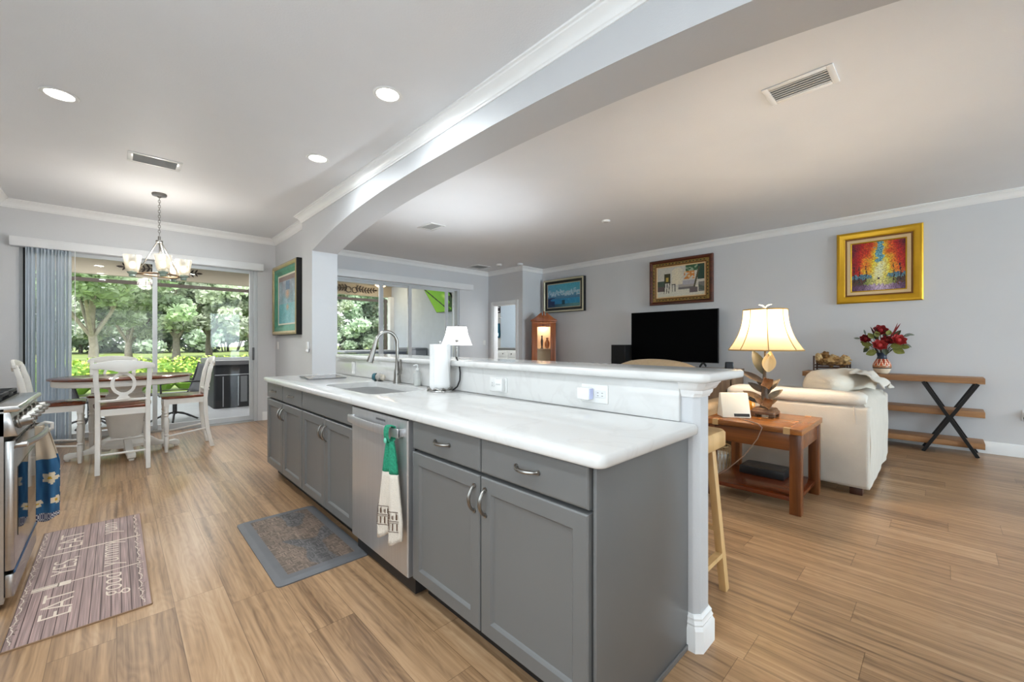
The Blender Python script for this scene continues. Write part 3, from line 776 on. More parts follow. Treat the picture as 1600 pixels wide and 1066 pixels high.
for y0_ in (RY0 + .04, RY0 + .265, RY0 + .49):
    y1_ = y0_ + .19
    for x in (-.88, -.64, -.41): m.box(x - .006, x + .006, y0_, y1_, .930, .946)
    for y in (y0_, (y0_ + y1_) / 2, y1_): m.box(-.88, -.405, y - .006, y + .006, .930, .946)
    for x in (-.88, -.41):
        for y in (y0_, y1_): m.box(x - .007, x + .007, y - .007, y + .007, .918, .931)
m.build('grates', P('cast_iron', (28, 28, 29), .6), rg, bevel=.002)
for x in (-.76, -.53):
    for y in (RY0 + .13, RY1 - .14): M().lathe([(.045, .918), (.045, .926), (.03, .930), (.0, .930)], (x, y, 0), 18).build('burner_cap', BLACK, rg)
for y in (RY0 + .07, RY0 + .22, RY0 + .36, RY0 + .50, RY0 + .65):
    k = M().lathe([(.030, 0), (.030, .008), (.025, .010), (.024, .042), (.021, .047), (0, .047)], seg=18).box(-.006, .006, -.024, .024, .03, .056)
    k.xf(Matrix.Translation((RX + .001, y, .83)) @ Matrix.Rotation(R(78), 4, 'Y')).build('knob', STEELD, rg, bevel=.0015)
m = M(); lo = []
for i in range(21):
    k = i / 20; y = RY0 + .05 + (RY1 - RY0 - .10) * k; x = RX + .062 - .034 * (2 * k - 1) ** 2
    lo.append([(x + .011 * math.cos(2 * PI * j / 10), y, .728 + .016 * math.sin(2 * PI * j / 10)) for j in range(10)])
m.loft(lo)
for y in (RY0 + .055, RY1 - .055): m.tube([(RX - .002, y, .728), (RX + .034, y, .728)], .015, 10)
m.build('handle', STEEL, rg)

# towel over the range handle
rt = thing('hanging_towel', 'cream and blue floral dish towel draped over the range handle', 'towel', (0, 0, 0))
TB = paint_mat('floral_towel', .95, .3)
def flo(u, v):
    # v: 0 top .. 1 bottom
    if v < .36: return (214, 196, 172)
    if v > .93: return (60, 62, 96) if (int(u * 22) + int(v * 60)) % 2 else (206, 204, 206)
    for cx, cy, r in ((.60, .56, .40), (.85, .80, .26), (.05, .82, .26)):
        dx, dy = (u - cx), (v - cy) * 6.2; d = math.hypot(dx, dy); a = math.atan2(dy, dx)
        if d < r * .22: return (226, 178, 60)
        if d < r * (.62 + .38 * abs(math.cos(a * 2.5))): return (240, 222, 190)
    n = mnoise.noise(Vector((u * 6, v * 6, 2)))
    return (52 + 18 * n, 104 + 24 * n, 146 + 24 * n)
yt = RY1 - .20
def rtow(q):
    def f(u, v):
        k = min(1, v * 2.2) ** .8; wd = (.032 + .052 * k) * (1 if q == 0 else .9)
        x = RX + .016 + .012 * k + (u - .12) * wd + (.006 if q else 0)
        y = yt + q * .045 + .016 * math.sin(u * 7 + q * 2) * k + .01 * (u - .5)
        return (x, y, .742 - v * (.52 if q == 0 else .47) - .012 * math.sin(u * 5) * (v > .95))
    return f
M().sheet(rtow(0), 30, 70, flo).build('front_fold', TB, rt, solid=.004, fix=False)
M().sheet(rtow(1), 30, 60, flo).build('rear_fold', TB, rt, solid=.004, fix=False)
M().tube([(RX + .030, yt + .02, .715), (RX + .024, yt + .02, .742), (RX + .048, yt + .02, .757), (RX + .074, yt + .02, .748), (RX + .074, yt + .02, .722), (RX + .05, yt + .02, .705)], .009, 8).build('loop', P('towel_loop', (226, 222, 214), .9), rt)
# ================================================================ DINING NOOK
TX, TY = .07, 6.12
SEATW = grain_mat('cherry_seat', (128, 66, 38), (92, 42, 24), 'x', 1, .25)
TOPW = grain_mat('cherry_top', (118, 62, 38), (82, 40, 24), 'x', .8, .12)
dt = thing('dining_table', 'oval counter height pedestal table in white with a dark wood top', 'dining table', (TX, TY, 0))
def oval(a, b, z, n=48): return [(a * math.cos(2 * PI * i / n), b * math.sin(2 * PI * i / n), z) for i in range(n)]
m = M(); m.loft([oval(.555, .50, .815), oval(.572, .515, .820), oval(.575, .518, .832), oval(.566, .51, .838)])
m.build('tabletop', TOPW, dt, angle=50)
m = M(); m.loft([oval(.53, .475, .755), oval(.545, .49, .760), oval(.55, .495, .8145)])
m.build('apron', CREAM, dt, angle=50)
m = M(); m.lathe([(.20, .09), (.20, .12), (.15, .15), (.125, .19), (.13, .21), (.145, .30), (.165, .42), (.17, .50), (.15, .60), (.16, .63), (.13, .66), (.14, .70), (.22, .73), (.24, .755)], seg=28)
m.build('pedestal', CREAM, dt)
for a in (5, 95, 185, 275):
    m = M(); prof = [(.12, .05), (.12, .20), (.20, .16), (.28, .095), (.36, .075), (.42, .080), (.455, .065), (.46, .03), (.43, .018), (.38, .03), (.30, .045), (.20, .05)]
    m.prism(prof, -.032, .032, 'xz'); m.lathe([(.022, 0), (.022, .022), (0, .022)], (.43, 0, 0), 10)
    m.xf(Matrix.Rotation(R(a), 4, 'Z')).build('foot', CREAM, dt, bevel=.006)

def make_chair():
    c = thing('dining_chair', '', 'dining chair', (0, 0, 0), group='white ring back chairs round the dining table')
    # seat
    m = M(); sh = [(-.185, -.19), (.185, -.19), (.205, .0), (.212, .17), (.19, .205), (-.19, .205), (-.212, .17), (-.205, 0)]
    m.loft([[(x * .97, y * .97, .580) for x, y in sh], [(x, y, .588) for x, y in sh], [(x, y, .598) for x, y in sh], [(x * .95, y * .95, .606) for x, y in sh]])
    m.build('seat', SEATW, c, bevel=.003)
    m = M(); m.box(-.185, .185, .165, .185, .52, .58); m.box(-.17, .17, -.185, -.165, .52, .58)
    for s_ in (-1, 1): m.bar((s_ * .185, .175, .55), (s_ * .17, -.175, .55), .02, .06)
    m.build('seat_apron', CREAM, c)
    # front legs turned
    for s_ in (-1, 1):
        m = M(); m.box(-.022, .022, -.022, .022, .50, .58)
        m.lathe([(.014, 0), (.017, .02), (.020, .10), (.022, .16), (.016, .175), (.024, .19), (.016, .205), (.021, .22), (.024, .30), (.023, .36), (.016, .385), (.025, .40), (.016, .415), (.025, .43), (.017, .445), (.022, .50)], seg=12)
        m.shift((s_ * .175, .165, 0)).build('front_leg', CREAM, c)
        m = M()
        cur = [(-.245, 0), (-.20, .20), (-.182, .40), (-.178, .56), (-.19, .70), (-.215, .85), (-.25, .985)]
        lo = []
        for y, z in cur:
            wx = .018; d = .020 if z < .9 else .016; x0 = s_ * (.172 + .01 * (z > .8))
            lo.append([(x0 - wx, y - d, z), (x0 + wx, y - d, z), (x0 + wx, y + d, z), (x0 - wx, y + d, z)])
        m.loft(lo).build('rear_leg', CREAM, c, bevel=.004)
    # stretchers
    for nm, a, b in (('stretcher', (-.175, .165, .17), (-.172, -.20, .22)), ('stretcher', (.175, .165, .17), (.172, -.20, .22)), ('stretcher', (-.17, -.208, .17), (.17, -.208, .17)), ('stretcher', (-.175, .165, .235), (.175, .165, .235))):
        M().tube([a, b], .010, 8).build(nm, CREAM, c)
    # crest rail: arched and dished, dropping to the splat in the middle
    def crest(t):
        x = -.222 + .444 * t; k = 2 * t - 1
        top = 1.035 - .035 * k * k - (.012 if abs(k) > .96 else 0)
        bot = .955 - .03 * math.exp(-(k / .33) ** 2) + .012 * k * k - .005
        y = -.248 - .028 * (1 - k * k)
        return x, y, top, bot
    lo = []
    for i in range(25):
        x, y, tp_, bt_ = crest(i / 24)
        lo.append([(x, y - .013, bt_), (x, y + .011, bt_), (x, y + .009, tp_), (x, y - .015, tp_)])
    M().loft(lo).build('crest_rail', CREAM, c, bevel=.004)
    # ring splat
    m = M(); n = 28; lo = []
    for i in range(n):
        a = 2 * PI * i / n; ct_, st_ = math.cos(a), math.sin(a)
        y = -.205 - .055 * (.0 + (.815 + .1 * st_ - .72) / .2)
        yy = -.236 - .10 * (.10 * st_)
        w0 = .021
        lo.append([((.085 - w0) * ct_, yy - .010, .815 + (.105 - w0) * st_), ((.085 + .004) * ct_, yy - .010, .815 + (.109) * st_), ((.085 + .004) * ct_, yy + .010, .815 + .109 * st_), ((.085 - w0) * ct_, yy + .010, .815 + (.105 - w0) * st_)])
    lo.append(lo[0]); m.loft(lo, cap=False)
    m.prism([(-.05, .675), (.05, .675), (.03, .705), (.036, .728), (-.036, .728), (-.03, .705)], -.236, -.216, 'xz')
    m.prism([(-.045, .945), (.045, .945), (.03, .912), (-.03, .912)], -.262, -.242, 'xz')
    m.build('ring_splat', CREAM, c)
    m = M(); m.bar((-.165, -.195, .66), (.165, -.195, .66), .045, .018, ref=(0, 0, 1)).build('lower_rail', CREAM, c, bevel=.003)
    return c
ch = make_chair()
ch.location = (.045, 5.505, 0); ch['label'] = 'white ring back chair with its back to the kitchen, nearest the mats'
for k in (ch,): KID[k.name] = kids(k)
dup(ch, (-.43, 6.10, 0), R(-90), 'white ring back chair on the range side of the table, beside the vertical blinds')
dup(ch, (.555, 6.03, 0), R(90), 'white ring back chair on the island side of the table, standing side on')
dup(ch, (-.03, 6.72, 0), R(180), 'white ring back chair behind the table, backed against the glass door')

# chandelier
cl = thing('chandelier', 'brushed nickel chandelier with four seeded glass cups hanging over the dining table', 'chandelier', (.331, 5.84, 0))
M().lathe([(.062, 2.8), (.066, 2.79), (.060, 2.775), (.02, 2.768), (.012, 2.755), (0, 2.755)], seg=24).build('canopy', STEELD, cl)
m = M()
for i in range(15):
    z = 2.745 - i * .027; pts = []
    for j in range(11):
        a = 2 * PI * j / 10; u_ = .010 * math.cos(a); v_ = .019 * math.sin(a)
        pts.append((u_ if i % 2 else 0, 0 if i % 2 else u_, z + v_))
    m.tube(pts, .0026, 5, cap=False)
m.build('chain', STEELD, cl)
m = M(); m.lathe([(.0, 2.345), (.012, 2.34), (.012, 2.30), (.030, 2.295), (.030, 2.275), (.016, 2.27), (.010, 2.25), (0, 2.25)], seg=16)
m.build('hub', STEELD, cl)
Rr = Vector((.998, -.057, 0)); Dd = Vector((.057, .998, 0))
cups = [Rr * -.215 + Dd * .01, Rr * .03 + Dd * -.22, Rr * .205 + Dd * .0, Rr * .12 + Dd * .22]
ring = [p * .8 for p in cups]
m = M()
for i in range(4):
    a, b = ring[i], ring[(i + 1) % 4]
    pts = [(a + (b - a) * t_ + (a + b) * .10 * math.sin(PI * t_)) + Vector((0, 0, 1.925)) for t_ in [k / 8 for k in range(9)]]
    m.tube(pts, .014, 8, flat=.7)
m.build('ring_frame', grain_mat('driftwood_finish', (176, 146, 112), (120, 98, 78), 'x', 1, .5), cl)
for i, p in enumerate(ring):
    M().tube([Vector((0, 0, 2.275)) + p.normalized() * .02, Vector((p.x, p.y, 1.935))], .0055, 8).build('rod', STEELD, cl)
M().tube([(0, 0, 2.27), (0, 0, 1.96)], .005, 8).lathe([(0, 1.90), (.014, 1.905), (.018, 1.93), (.010, 1.96), (0, 1.965)], seg=12).build('centre_stem', STEELD, cl)
CUPG = veil_mat('seeded_glass', (196, 194, 186), .55)
for p in cups:
    a_ = M().lathe([(.020, 1.885), (.030, 1.895), (.024, 1.91), (.040, 1.925), (.044, 1.935), (.016, 1.94), (.014, 1.965), (0, 1.965)], (p.x, p.y, 0), 16).build('cup_holder', P('aqua_glass_holder', (150, 170, 160), .2, .2), cl)
    M().tube([Vector((p.x * .78, p.y * .78, 1.925)), Vector((p.x, p.y, 1.905))], .008, 8).build('arm', STEELD, cl)
    g = M(); g.lathe([(.046, 1.938), (.054, 1.96), (.066, 2.04), (.074, 2.09), (.076, 2.11), (.0735, 2.11), (.063, 2.04), (.051, 1.962), (.03, 1.945)], (p.x, p.y, 0), 20, cap=False)
    g.build('glass_cup', CUPG, cl)
    M().ell((p.x, p.y, 2.01), (.026, .026, .038), 12, 8).build('bulb', P('lit_bulb', (255, 240, 215), .3, emit=(255, 232, 196), es=3), cl)
l = bpy.data.lights.new('chandelier_glow', 'POINT'); l.energy = 9.5; l.color = (1, .95, .87); l.shadow_soft_size = .10
o = bpy.data.objects.new('chandelier_glow', l); COL.objects.link(o); o.parent = cl; o.location = (0, 0, 2.13)

# blinds: valances and the stacked vanes
VAL = P('white_valance', (236, 237, 238), .35, var=.01)
v = M().box(-.862, 1.612, YF - .105, YF, 2.282, 2.385).build('blind_valance', VAL, bevel=.003)
tag(v, 'long white valance above the nook sliding door', 'valance')
v = M().box(2.05, 5.665, YF - .105, YF, 2.34, 2.462).build('blind_valance', VAL, bevel=.003)
tag(v, 'long white valance above the living room sliding door', 'valance')
vb = thing('vertical_blinds', 'blue grey vertical blind vanes stacked at the range end of the nook door', 'vertical blinds', (0, 0, 0))
VN = P('blue_grey_vane', (204, 214, 224), .45, var=.03)
x = -.735; k = 0
while x < -.385:
    wd = rnd.uniform(.010, .032); a = R(rnd.uniform(60, 84)); hw = .042
    dx, dy = hw * math.cos(a) * .25 + wd * .3, hw * math.sin(a)
    lo = []
    for z in (.03, 2.28):
        lo.append([(x - dx, YF - .055 - dy, z), (x + .002, YF - .055, z), (x + dx, YF - .055 + dy * .8, z), (x + dx + .0015, YF - .055 + dy * .8, z), (x + .0045, YF - .056, z), (x - dx + .0015, YF - .055 - dy, z)])
    M().loft(lo).build('vane', VN, vb)
    x += wd; k += 1
M().tube([(-.36, YF - .09, 2.28), (-.358, YF - .09, 1.3)], .004, 6).build('wand', WHITE, vb)

# picture frames -----------------------------------------------------------------
def frame(root, w_, h_, profs, names_mats):
    """nested mitred mouldings; each profile is a list of (inset, forward)"""
    for prof, (nm, mt_) in zip(profs, names_mats):
        m = M(); lo = []
        for ins, fw in prof:
            a, b = w_ / 2 - ins, h_ / 2 - ins
            lo.append([(-a, -fw, -b), (a, -fw, -b), (a, -fw, b), (-a, -fw, b)])
        m.loft(lo, cap=False).build(nm, mt_, root, angle=25)
def canvas(root, w_, h_, fw, fn, nx, ny, rough=.55):
    m = M(); m.sheet(lambda u, v: (-w_ / 2 + w_ * u, -fw, -h_ / 2 + h_ * v), nx, ny, fn)
    m.build('canvas', paint_mat('oil_paint_%s' % rough, rough, .15), root, flat=True, fix=False)
def mixc(a, b, k):
    k = max(0, min(1, k)); return tuple(a[i] + (b[i] - a[i]) * k for i in range(3))
def nz(u, v, f, s=0): return mnoise.noise(Vector((u * f, v * f, s)))

def autumn(u, v):
    r = rnd.random(); r2_ = rnd.random()
    uu = u + .05 * nz(u, v, 22, 1) + .03 * (r - .5); vv = v + .05 * nz(u, v, 20, 2) + .03 * (r2_ - .5)
    d = abs(uu - .54)
    if vv < .12: c = mixc((196, 176, 200), (84, 56, 84), d * 2.2 + .25 * nz(u, v, 9, 3))
    elif vv < .25: c = mixc((238, 222, 140), (110, 120, 60), d * 3.4) if d < .30 else mixc((50, 70, 60), (110, 50, 40), r)
    else:
        k = d * 2.1 + max(0, vv - .42) * .75 + .22 * nz(u, v, 7, 5) - .10
        c = mixc((244, 234, 170), (236, 188, 50), k * 3.2); c = mixc(c, (222, 112, 28), (k - .30) * 3.4); c = mixc(c, (172, 30, 26), (k - .55) * 3); c = mixc(c, (86, 20, 44), (k - .95) * 2.2)
        if vv > .58 and d < .05 + .05 * nz(u, v, 9, 4) + .02: c = mixc((140, 196, 204), (56, 110, 130), r)
        if .25 < vv < .34 and d > .14: c = mixc((110, 160, 150), (60, 80, 130), r)
    for tx, w0 in ((.15, .011), (.28, .010), (.79, .010), (.91, .016), (.05, .012)):
        if abs(u - tx - .02 * nz(v, 1, 5, tx)) < w0 and .17 < v < .52 and r > .2: c = (52, 28, 36)
    if abs(u - .52) < .017 and .215 < v < .265: c = (70, 50, 66)
    b = .74 + .6 * r2_
    return tuple(max(4, min(250, q * b)) for q in c)
GOLD = P('gold_leaf', (206, 158, 32), .32, .55, var=.08, scale=5)
GOLDD = P('dark_gold', (122, 76, 18), .4, .3, var=.1)
LINEN = P('linen_liner', (226, 196, 150), .8, var=.03)
a = thing('framed_painting', 'golden framed painting of a red and yellow autumn avenue on the wall', 'painting', (XR - .003, .5585, 2.145), R(-90))
W_, H_ = .80, .90
frame(a, W_, H_, [[(0, 0), (0, .03), (.012, .042), (.03, .046), (.07, .036), (.085, .026)], [(.085, .026), (.087, .024), (.104, .020)], [(.104, .022), (.108, .024), (.138, .020)], [(.138, .021), (.142, .022), (.152, .016)]],
      [('gold_moulding', GOLD), ('inner_moulding', GOLDD), ('liner', LINEN), ('fillet', GOLD)])
canvas(a, W_ - .302, H_ - .302, .014, autumn, 84, 100)
M().box(-.33, .33, -.012, -.002, -.38, .38).build('backing', BLACK, a)

def studio(u, v):
    c = (206, 200, 186)
    c = mixc(c, (226, 214, 186), 1 - abs(u - .42) * 3) if .32 < u < .56 and v > .38 and (v < .86 or math.hypot((u - .44) * 1.2, v - .82) < .14) else c
    if v < .30: c = (214, 208, 190)
    if u < .16 and .18 < v < .55: c = (70, 84, 72) if v > .36 else (92, 78, 76)
    if .15 < u < .29 and .46 < v < .78 and abs(u - .22) < .07: c = (66, 62, 34)
    if .19 < u < .25 and .52 < v < .66: c = (190, 160, 70)
    for lx in (.165, .22, .27):
        if abs(u - lx - (v - .4) * .06) < .008 and .12 < v < .5: c = (52, 46, 40)
    if .32 < u < .40 and .38 < v < .42: c = (52, 50, 46)
    if (abs(u - .33) < .007 or abs(u - .39) < .007) and .16 < v < .4: c = (60, 56, 52)
    if .46 < u < .82 and .22 < v < .38: c = (112, 106, 104) if v < .29 else (170, 160, 152)
    if .55 < u < .84 and .36 < v < .50: c = (176, 172, 178)
    if .58 < u < .80 and .54 < v < .80 and nz(u, v, 9, 2) > -.25: c = (208, 130, 56) if nz(u, v, 15, 7) > -.1 else (226, 196, 150)
    if v > .80 and u > .62: c = (58, 96, 62) if nz(u, v, 14, 1) > -.1 else (150, 170, 140)
    if u > .86 and v > .5: c = (40, 70, 56)
    if abs(u - .80 - (v - .3) * .16) < .018 and .22 < v < .92: c = (82, 78, 54)
    if .70 < u < .86 and .08 < v < .26: c = (104, 92, 92)
    if u > .88 and .10 < v < .42: c = (120, 116, 112) if nz(u, v, 8, 3) > 0 else (84, 92, 80)
    b = .93 + .14 * rnd.random()
    return tuple(min(250, q * b) for q in c)
DKW = grain_mat('mahogany_moulding', (104, 48, 24), (56, 26, 14), 'x', 1, .35)
OLIVE = P('antique_gilt', (146, 118, 62), .45, .4, var=.3, scale=40)
a = thing('framed_painting', 'dark wood framed painting of an artist terrace hanging above the television', 'painting', (XR - .003, 3.03, 2.222), R(-90))
W_, H_ = 1.06, .765
frame(a, W_, H_, [[(0, 0), (0, .05), (.006, .062), (.03, .060), (.055, .040)], [(.055, .040), (.062, .044), (.095, .038)], [(.095, .038), (.10, .030), (.115, .026)], [(.115, .027), (.12, .029), (.135, .024)]],
      [('outer_moulding', DKW), ('ornamented_moulding', OLIVE), ('inner_moulding', GOLDD), ('liner', LINEN)])
m = M()
for i in range(15):
    xx = -.40 + .80 * i / 14
    for zz in (-.304, .304): m.ell((xx, -.043, zz), (.015, .004, .009), 8, 5)
for i in range(10):
    zz = -.25 + .50 * i / 9
    for xx in (-.452, .452): m.ell((xx, -.043, zz), (.009, .004, .014), 8, 5)
m.build('carved_leaves', P('dark_carving', (46, 32, 18), .5), a)
canvas(a, W_ - .27, H_ - .27, .023, studio, 110, 70)
M().box(-.45, .45, -.022, -.002, -.31, .31).build('backing', BLACK, a)

def harbour(u, v):
    c = mixc((150, 176, 196), (76, 168, 190), v * 1.1)
    c = mixc(c, (90, 150, 190), max(0, .5 - u) * 1.1)
    if .30 < v < .78:
        hgt = .40 + .14 * abs(nz(int(u * 26) / 26, 1, 9, 3)) * 2
        if v < hgt + .06: c = mixc((70, 120, 156), c, (v - .35) * 3)
        elif v < hgt + .26: c = mixc((226, 226, 230), c, abs(nz(u, v, 12, 4)) + .3)
    if v < .36: c = mixc((36, 116, 168), (60, 156, 196), u + .3 * nz(u, v, 11, 2))
    if v < .14: c = mixc((20, 52, 84), (96, 150, 150), u * 1.2)
    if u < .22 and v < .42 and nz(u, v, 8, 1) > -.2: c = (26, 50, 90)
    if abs(u - .50) < .045 and .10 < v < .30: c = (22, 70, 84)
    b = .9 + .2 * rnd.random()
    return tuple(min(250, q * b) for q in c)
a = thing('framed_painting', 'blue hazy harbour painting in a dark and silver frame above the curio cabinet', 'painting', (XR - .003, 5.49, 2.185), R(-90))
W_, H_ = 1.07, .70
frame(a, W_, H_, [[(0, 0), (0, .08), (.004, .082)], [(.004, .082), (.010, .088), (.034, .084), (.040, .074)], [(.040, .074), (.085, .060), (.09, .056)], [(.09, .058), (.094, .060), (.108, .056)]],
      [('dark_side', BLACK), ('silver_moulding', P('silver_gilt', (196, 188, 160), .35, .5)), ('dark_moulding', P('dark_green_moulding', (30, 28, 20), .4)), ('fillet', P('pale_fillet', (190, 182, 156), .5, .3))])
canvas(a, W_ - .216, H_ - .216, .055, harbour, 90, 60)
M().box(-.45, .45, -.05, -.002, -.27, .27).build('backing', BLACK, a)

def balloon(u, v):
    c = mixc((116, 170, 180), (150, 150, 160), v + .3 * nz(u, v, 5, 1))
    c = mixc(c, (196, 214, 220), .7 * max(0, nz(u, v, 6, 4) + .2))
    if v < .42: c = mixc((96, 170, 176), (150, 196, 200), u + .4 * nz(u, v, 7, 9))
    for cx, cy, r in ((.52, .62, .14), (.52, .34, .09)):
        d = math.hypot((u - cx), (v - cy) * 1.2)
        if d < r: c = mixc((206, 160, 124), c, d / r * .8)
    if abs(u - .54) < .11 and .70 < v < .88: c = mixc((84, 110, 140), c, .3)
    if v > .9: c = (150, 130, 124)
    b = .93 + .14 * rnd.random()
    return tuple(min(250, q * b) for q in c)
TEALF = P('green_bronze_moulding', (84, 150, 124), .4, .25, var=.15, scale=14)
a = thing('framed_painting', 'teal and gilt framed soft blue painting on the nook wall', 'painting', (1.797, 6.53, 1.82), R(-90))
W_, H_ = 1.17, 1.03
frame(a, W_, H_, [[(0, 0), (0, .066), (.008, .074)], [(.008, .074), (.03, .082), (.05, .072), (.058, .060)], [(.058, .060), (.10, .060), (.14, .036), (.15, .030)], [(.15, .031), (.155, .033), (.172, .028)]],
      [('dark_side', BLACK), ('gilt_moulding', P('pale_gilt', (190, 172, 128), .35, .45, var=.1)), ('green_moulding', TEALF), ('liner', P('cream_fillet', (226, 222, 204), .6))])
m = M()
for i in range(40):
    for s_ in (-1, 1): m.ell((s_ * (W_ / 2 - .055), -.068, -.47 + .94 * i / 39), (.010, .006, .009), 6, 4)
m.build('beading', P('green_beading', (84, 120, 96), .4, .3), a)
canvas(a, W_ - .34, H_ - .34, .027, balloon, 60, 60)
M().box(-.5, .5, -.026, -.002, -.44, .44).build('backing', BLACK, a)

# switches and wall plates
def wplate(label, loc, rz, w_=.07, h_=.115, name='light_switch', cat='light switch', n=1):
    s_ = thing(name, label, cat, loc, rz)
    M().box(-w_ / 2, w_ / 2, -.006, 0, -h_ / 2, h_ / 2).build('plate', WHITE, s_, bevel=.002)
    for i in range(n):
        cx = (i - (n - 1) / 2) * .046
        M().box(cx - .016, cx + .016, -.009, -.005, -.033, .033).build('rocker', P('rocker_white', (240, 240, 238), .3), s_, bevel=.0015)
    return s_
wplate('white switch plate below the teal framed painting on the nook wall', (1.80, 7.10, 1.15), R(-90))
wplate('white double switch on the living room wall beside the sliding door', (5.56, YF, 1.19), 0, .115, .115, n=2)
wplate('white switch plate between the sliding door and the bedroom door', (6.06, YF, 1.19), 0)
fh = thing('air_freshener', 'white wall mounted dispenser on the arch pillar', 'air freshener', (1.70, 5.37, 1.145), R(-90))
M().box(-.026, .026, -.028, 0, -.03, .06).build('housing', WHITE, fh, bevel=.006)
M().ell((0, -.02, -.05), (.026, .022, .024), 12, 8).build('bulb', P('white_oil_bulb', (240, 240, 238), .2), fh)
wo = thing('outlet_plate', 'white outlet with a dark cord plugged in on the painting wall near the console', 'electrical outlet', (XR, -.60, .44), R(-90))
M().box(-.036, .036, -.006, 0, -.058, .058).build('plate', WHITE, wo, bevel=.002)
M().tube([(0, -.02, .0), (-.022, -.03, -.02), (-.018, -.03, -.06), (.01, -.03, -.085), (.06, -.03, -.09)], .006, 8).build('cord', P('grey_cord', (90, 90, 88), .5), wo)
M().box(-.02, .02, -.03, -.004, -.02, .03).build('plug', WHITE, wo, bevel=.004)

# recessed lights, vents, detectors
def downlight(label, x, y, power, first=[None]):
    d = thing('recessed_light', label, 'recessed light', (x, y, CH), group='recessed ceiling lights')
    M().lathe([(.088, 0), (.092, -.004), (.086, -.009), (.070, -.007), (.068, -.002)], seg=28, cap=False).build('trim_ring', WHITE, d)
    M().lathe([(.070, -.0025), (.0, -.0035)], seg=28).build('lens', P('lit_lens', (255, 250, 240), .4, emit=(255, 250, 240), es=7), d)
    area('downlight_beam', (0, 0, -.014), (0, 0, 0), .13, 0, power, (.86, .95, 1), 'DISK', d)
    return d
PW = 4.4
downlight('recessed light over the range, apart from the pair along the arch beam', -.267, 3.94, PW)
downlight('larger looking recessed light of the two along the arch beam', 1.26, 2.475, PW)
downlight('recessed light along the arch beam, the one nearer the dining nook', 1.26, 3.756, PW)
for x, y in ((-.267, 2.475), (-.267, 1.15), (-.267, -.2), (-.267, -2.2), (1.26, -2.2)):  # unseen extra lights continuing the rows, added to brighten the kitchen
    downlight('recessed kitchen light added out of view overhead to brighten the aisle', x, y, PW)
def vent(label, x0, x1, y0, y1, ns, along='y', dark=False):
    cx, cy = (x0 + x1) / 2, (y0 + y1) / 2; v_ = thing('ceiling_vent', label, 'air vent', (cx, cy, CH))
    a_, b_ = (x1 - x0) / 2, (y1 - y0) / 2; c_ = .035
    m = M(); m.box(-a_, a_, -b_, -b_ + c_, -.008, 0).box(-a_, a_, b_ - c_, b_, -.008, 0).box(-a_, -a_ + c_, -b_ + c_, b_ - c_, -.008, 0).box(a_ - c_, a_, -b_ + c_, b_ - c_, -.008, 0)
    m.build('vent_frame', TRIM, v_, bevel=.003)
    M().box(-a_ + c_, a_ - c_, -b_ + c_, b_ - c_, -.0012, -.0004).build('louvre_shade_plate', P('vent_shadow', (188, 188, 186), .7), v_)  # grey plate painted as the shade behind the louvres
    m = M()
    for i in range(ns):
        if along == 'y':
            q = -a_ + c_ + (2 * a_ - 2 * c_) * (i + .5) / ns; wv = (a_ - c_) / ns * .8
            m.loft([[(q - wv, s_ * (b_ - c_), -.010), (q + wv, s_ * (b_ - c_), -.003), (q + wv, s_ * (b_ - c_), -.002), (q - wv, s_ * (b_ - c_), -.009)] for s_ in (-1, 1)])
        else:
            q = -b_ + c_ + (2 * b_ - 2 * c_) * (i + .5) / ns; wv = (b_ - c_) / ns * .8
            m.loft([[(s_ * (a_ - c_), q - wv, -.010), (s_ * (a_ - c_), q + wv, -.003), (s_ * (a_ - c_), q + wv, -.002), (s_ * (a_ - c_), q - wv, -.009)] for s_ in (-1, 1)])
    m.build('louvres', TRIM, v_)
    return v_
vent('white ceiling vent over the kitchen near the chandelier', .065, .425, 4.69, 4.945, 12, 'x')
vent('large white louvred return vent on the living room ceiling near the arch', 2.955, 3.19, .435, .80, 6, 'y')
vent('small square ceiling vent beyond the arch in the living room', 3.02, 3.26, 4.72, 5.07, 5, 'y')
vent('flat grey ceiling vent by the living room sliding door', 5.36, 5.72, 6.62, 6.98, 10, 'x')
def detector(label, x, y, r=.06, h=.03):
    d = thing('smoke_detector', label, 'smoke detector', (x, y, CH))
    M().lathe([(r, 0), (r, -h * .5), (r * .85, -h), (0, -h * 1.05)], seg=20).build('housing', WHITE, d)
    M().lathe([(r * .5, -h * 1.0), (r * .5, -h * 1.12), (0, -h * 1.12)], seg=14).build('sensor_cap', P('sensor_grey', (200, 200, 198), .4), d)
detector('round white smoke detector in the middle of the living room ceiling', 4.65, 3.07, .055, .02)
detector('white smoke detector near the bedroom door, nearer the sliding door of the two', 5.66, 6.30)
detector('white smoke detector near the bedroom door, nearer the curio cabinet of the two', 5.92, 5.95)
# ================================================================ LIVING ROOM
TVX = 6.56
tv = thing('television', 'large black flat screen television on the wooden stand', 'television', (TVX, 3.078, 0), R(-90))
M().box(-.73, .73, 0, .035, .882, 1.715).build('bezel', BLACK, tv, bevel=.004)
M().box(-.722, .722, -.002, .001, .892, 1.707).build('screen', P('off_screen', (2, 2, 3), .45, spec=.04, var=0), tv)
for s_ in (-1, 1):
    m = M(); m.bar((s_ * .5, .02, .89), (s_ * .5, -.11, .826), .03, .012, ref=(1, 0, 0)); m.bar((s_ * .5, .02, .89), (s_ * .5, .13, .826), .03, .012, ref=(1, 0, 0)); m.build('stand_foot', BLACK, tv)
WAL = grain_mat('walnut_laminate', (150, 120, 92), (110, 84, 62), 'y', 1, .45)
WALV = grain_mat('walnut_laminate_upright', (158, 126, 96), (118, 90, 66), 'z', 1, .45)
ts = thing('tv_stand', 'long brown wood television stand against the painting wall', 'tv stand', (0, 0, 0))
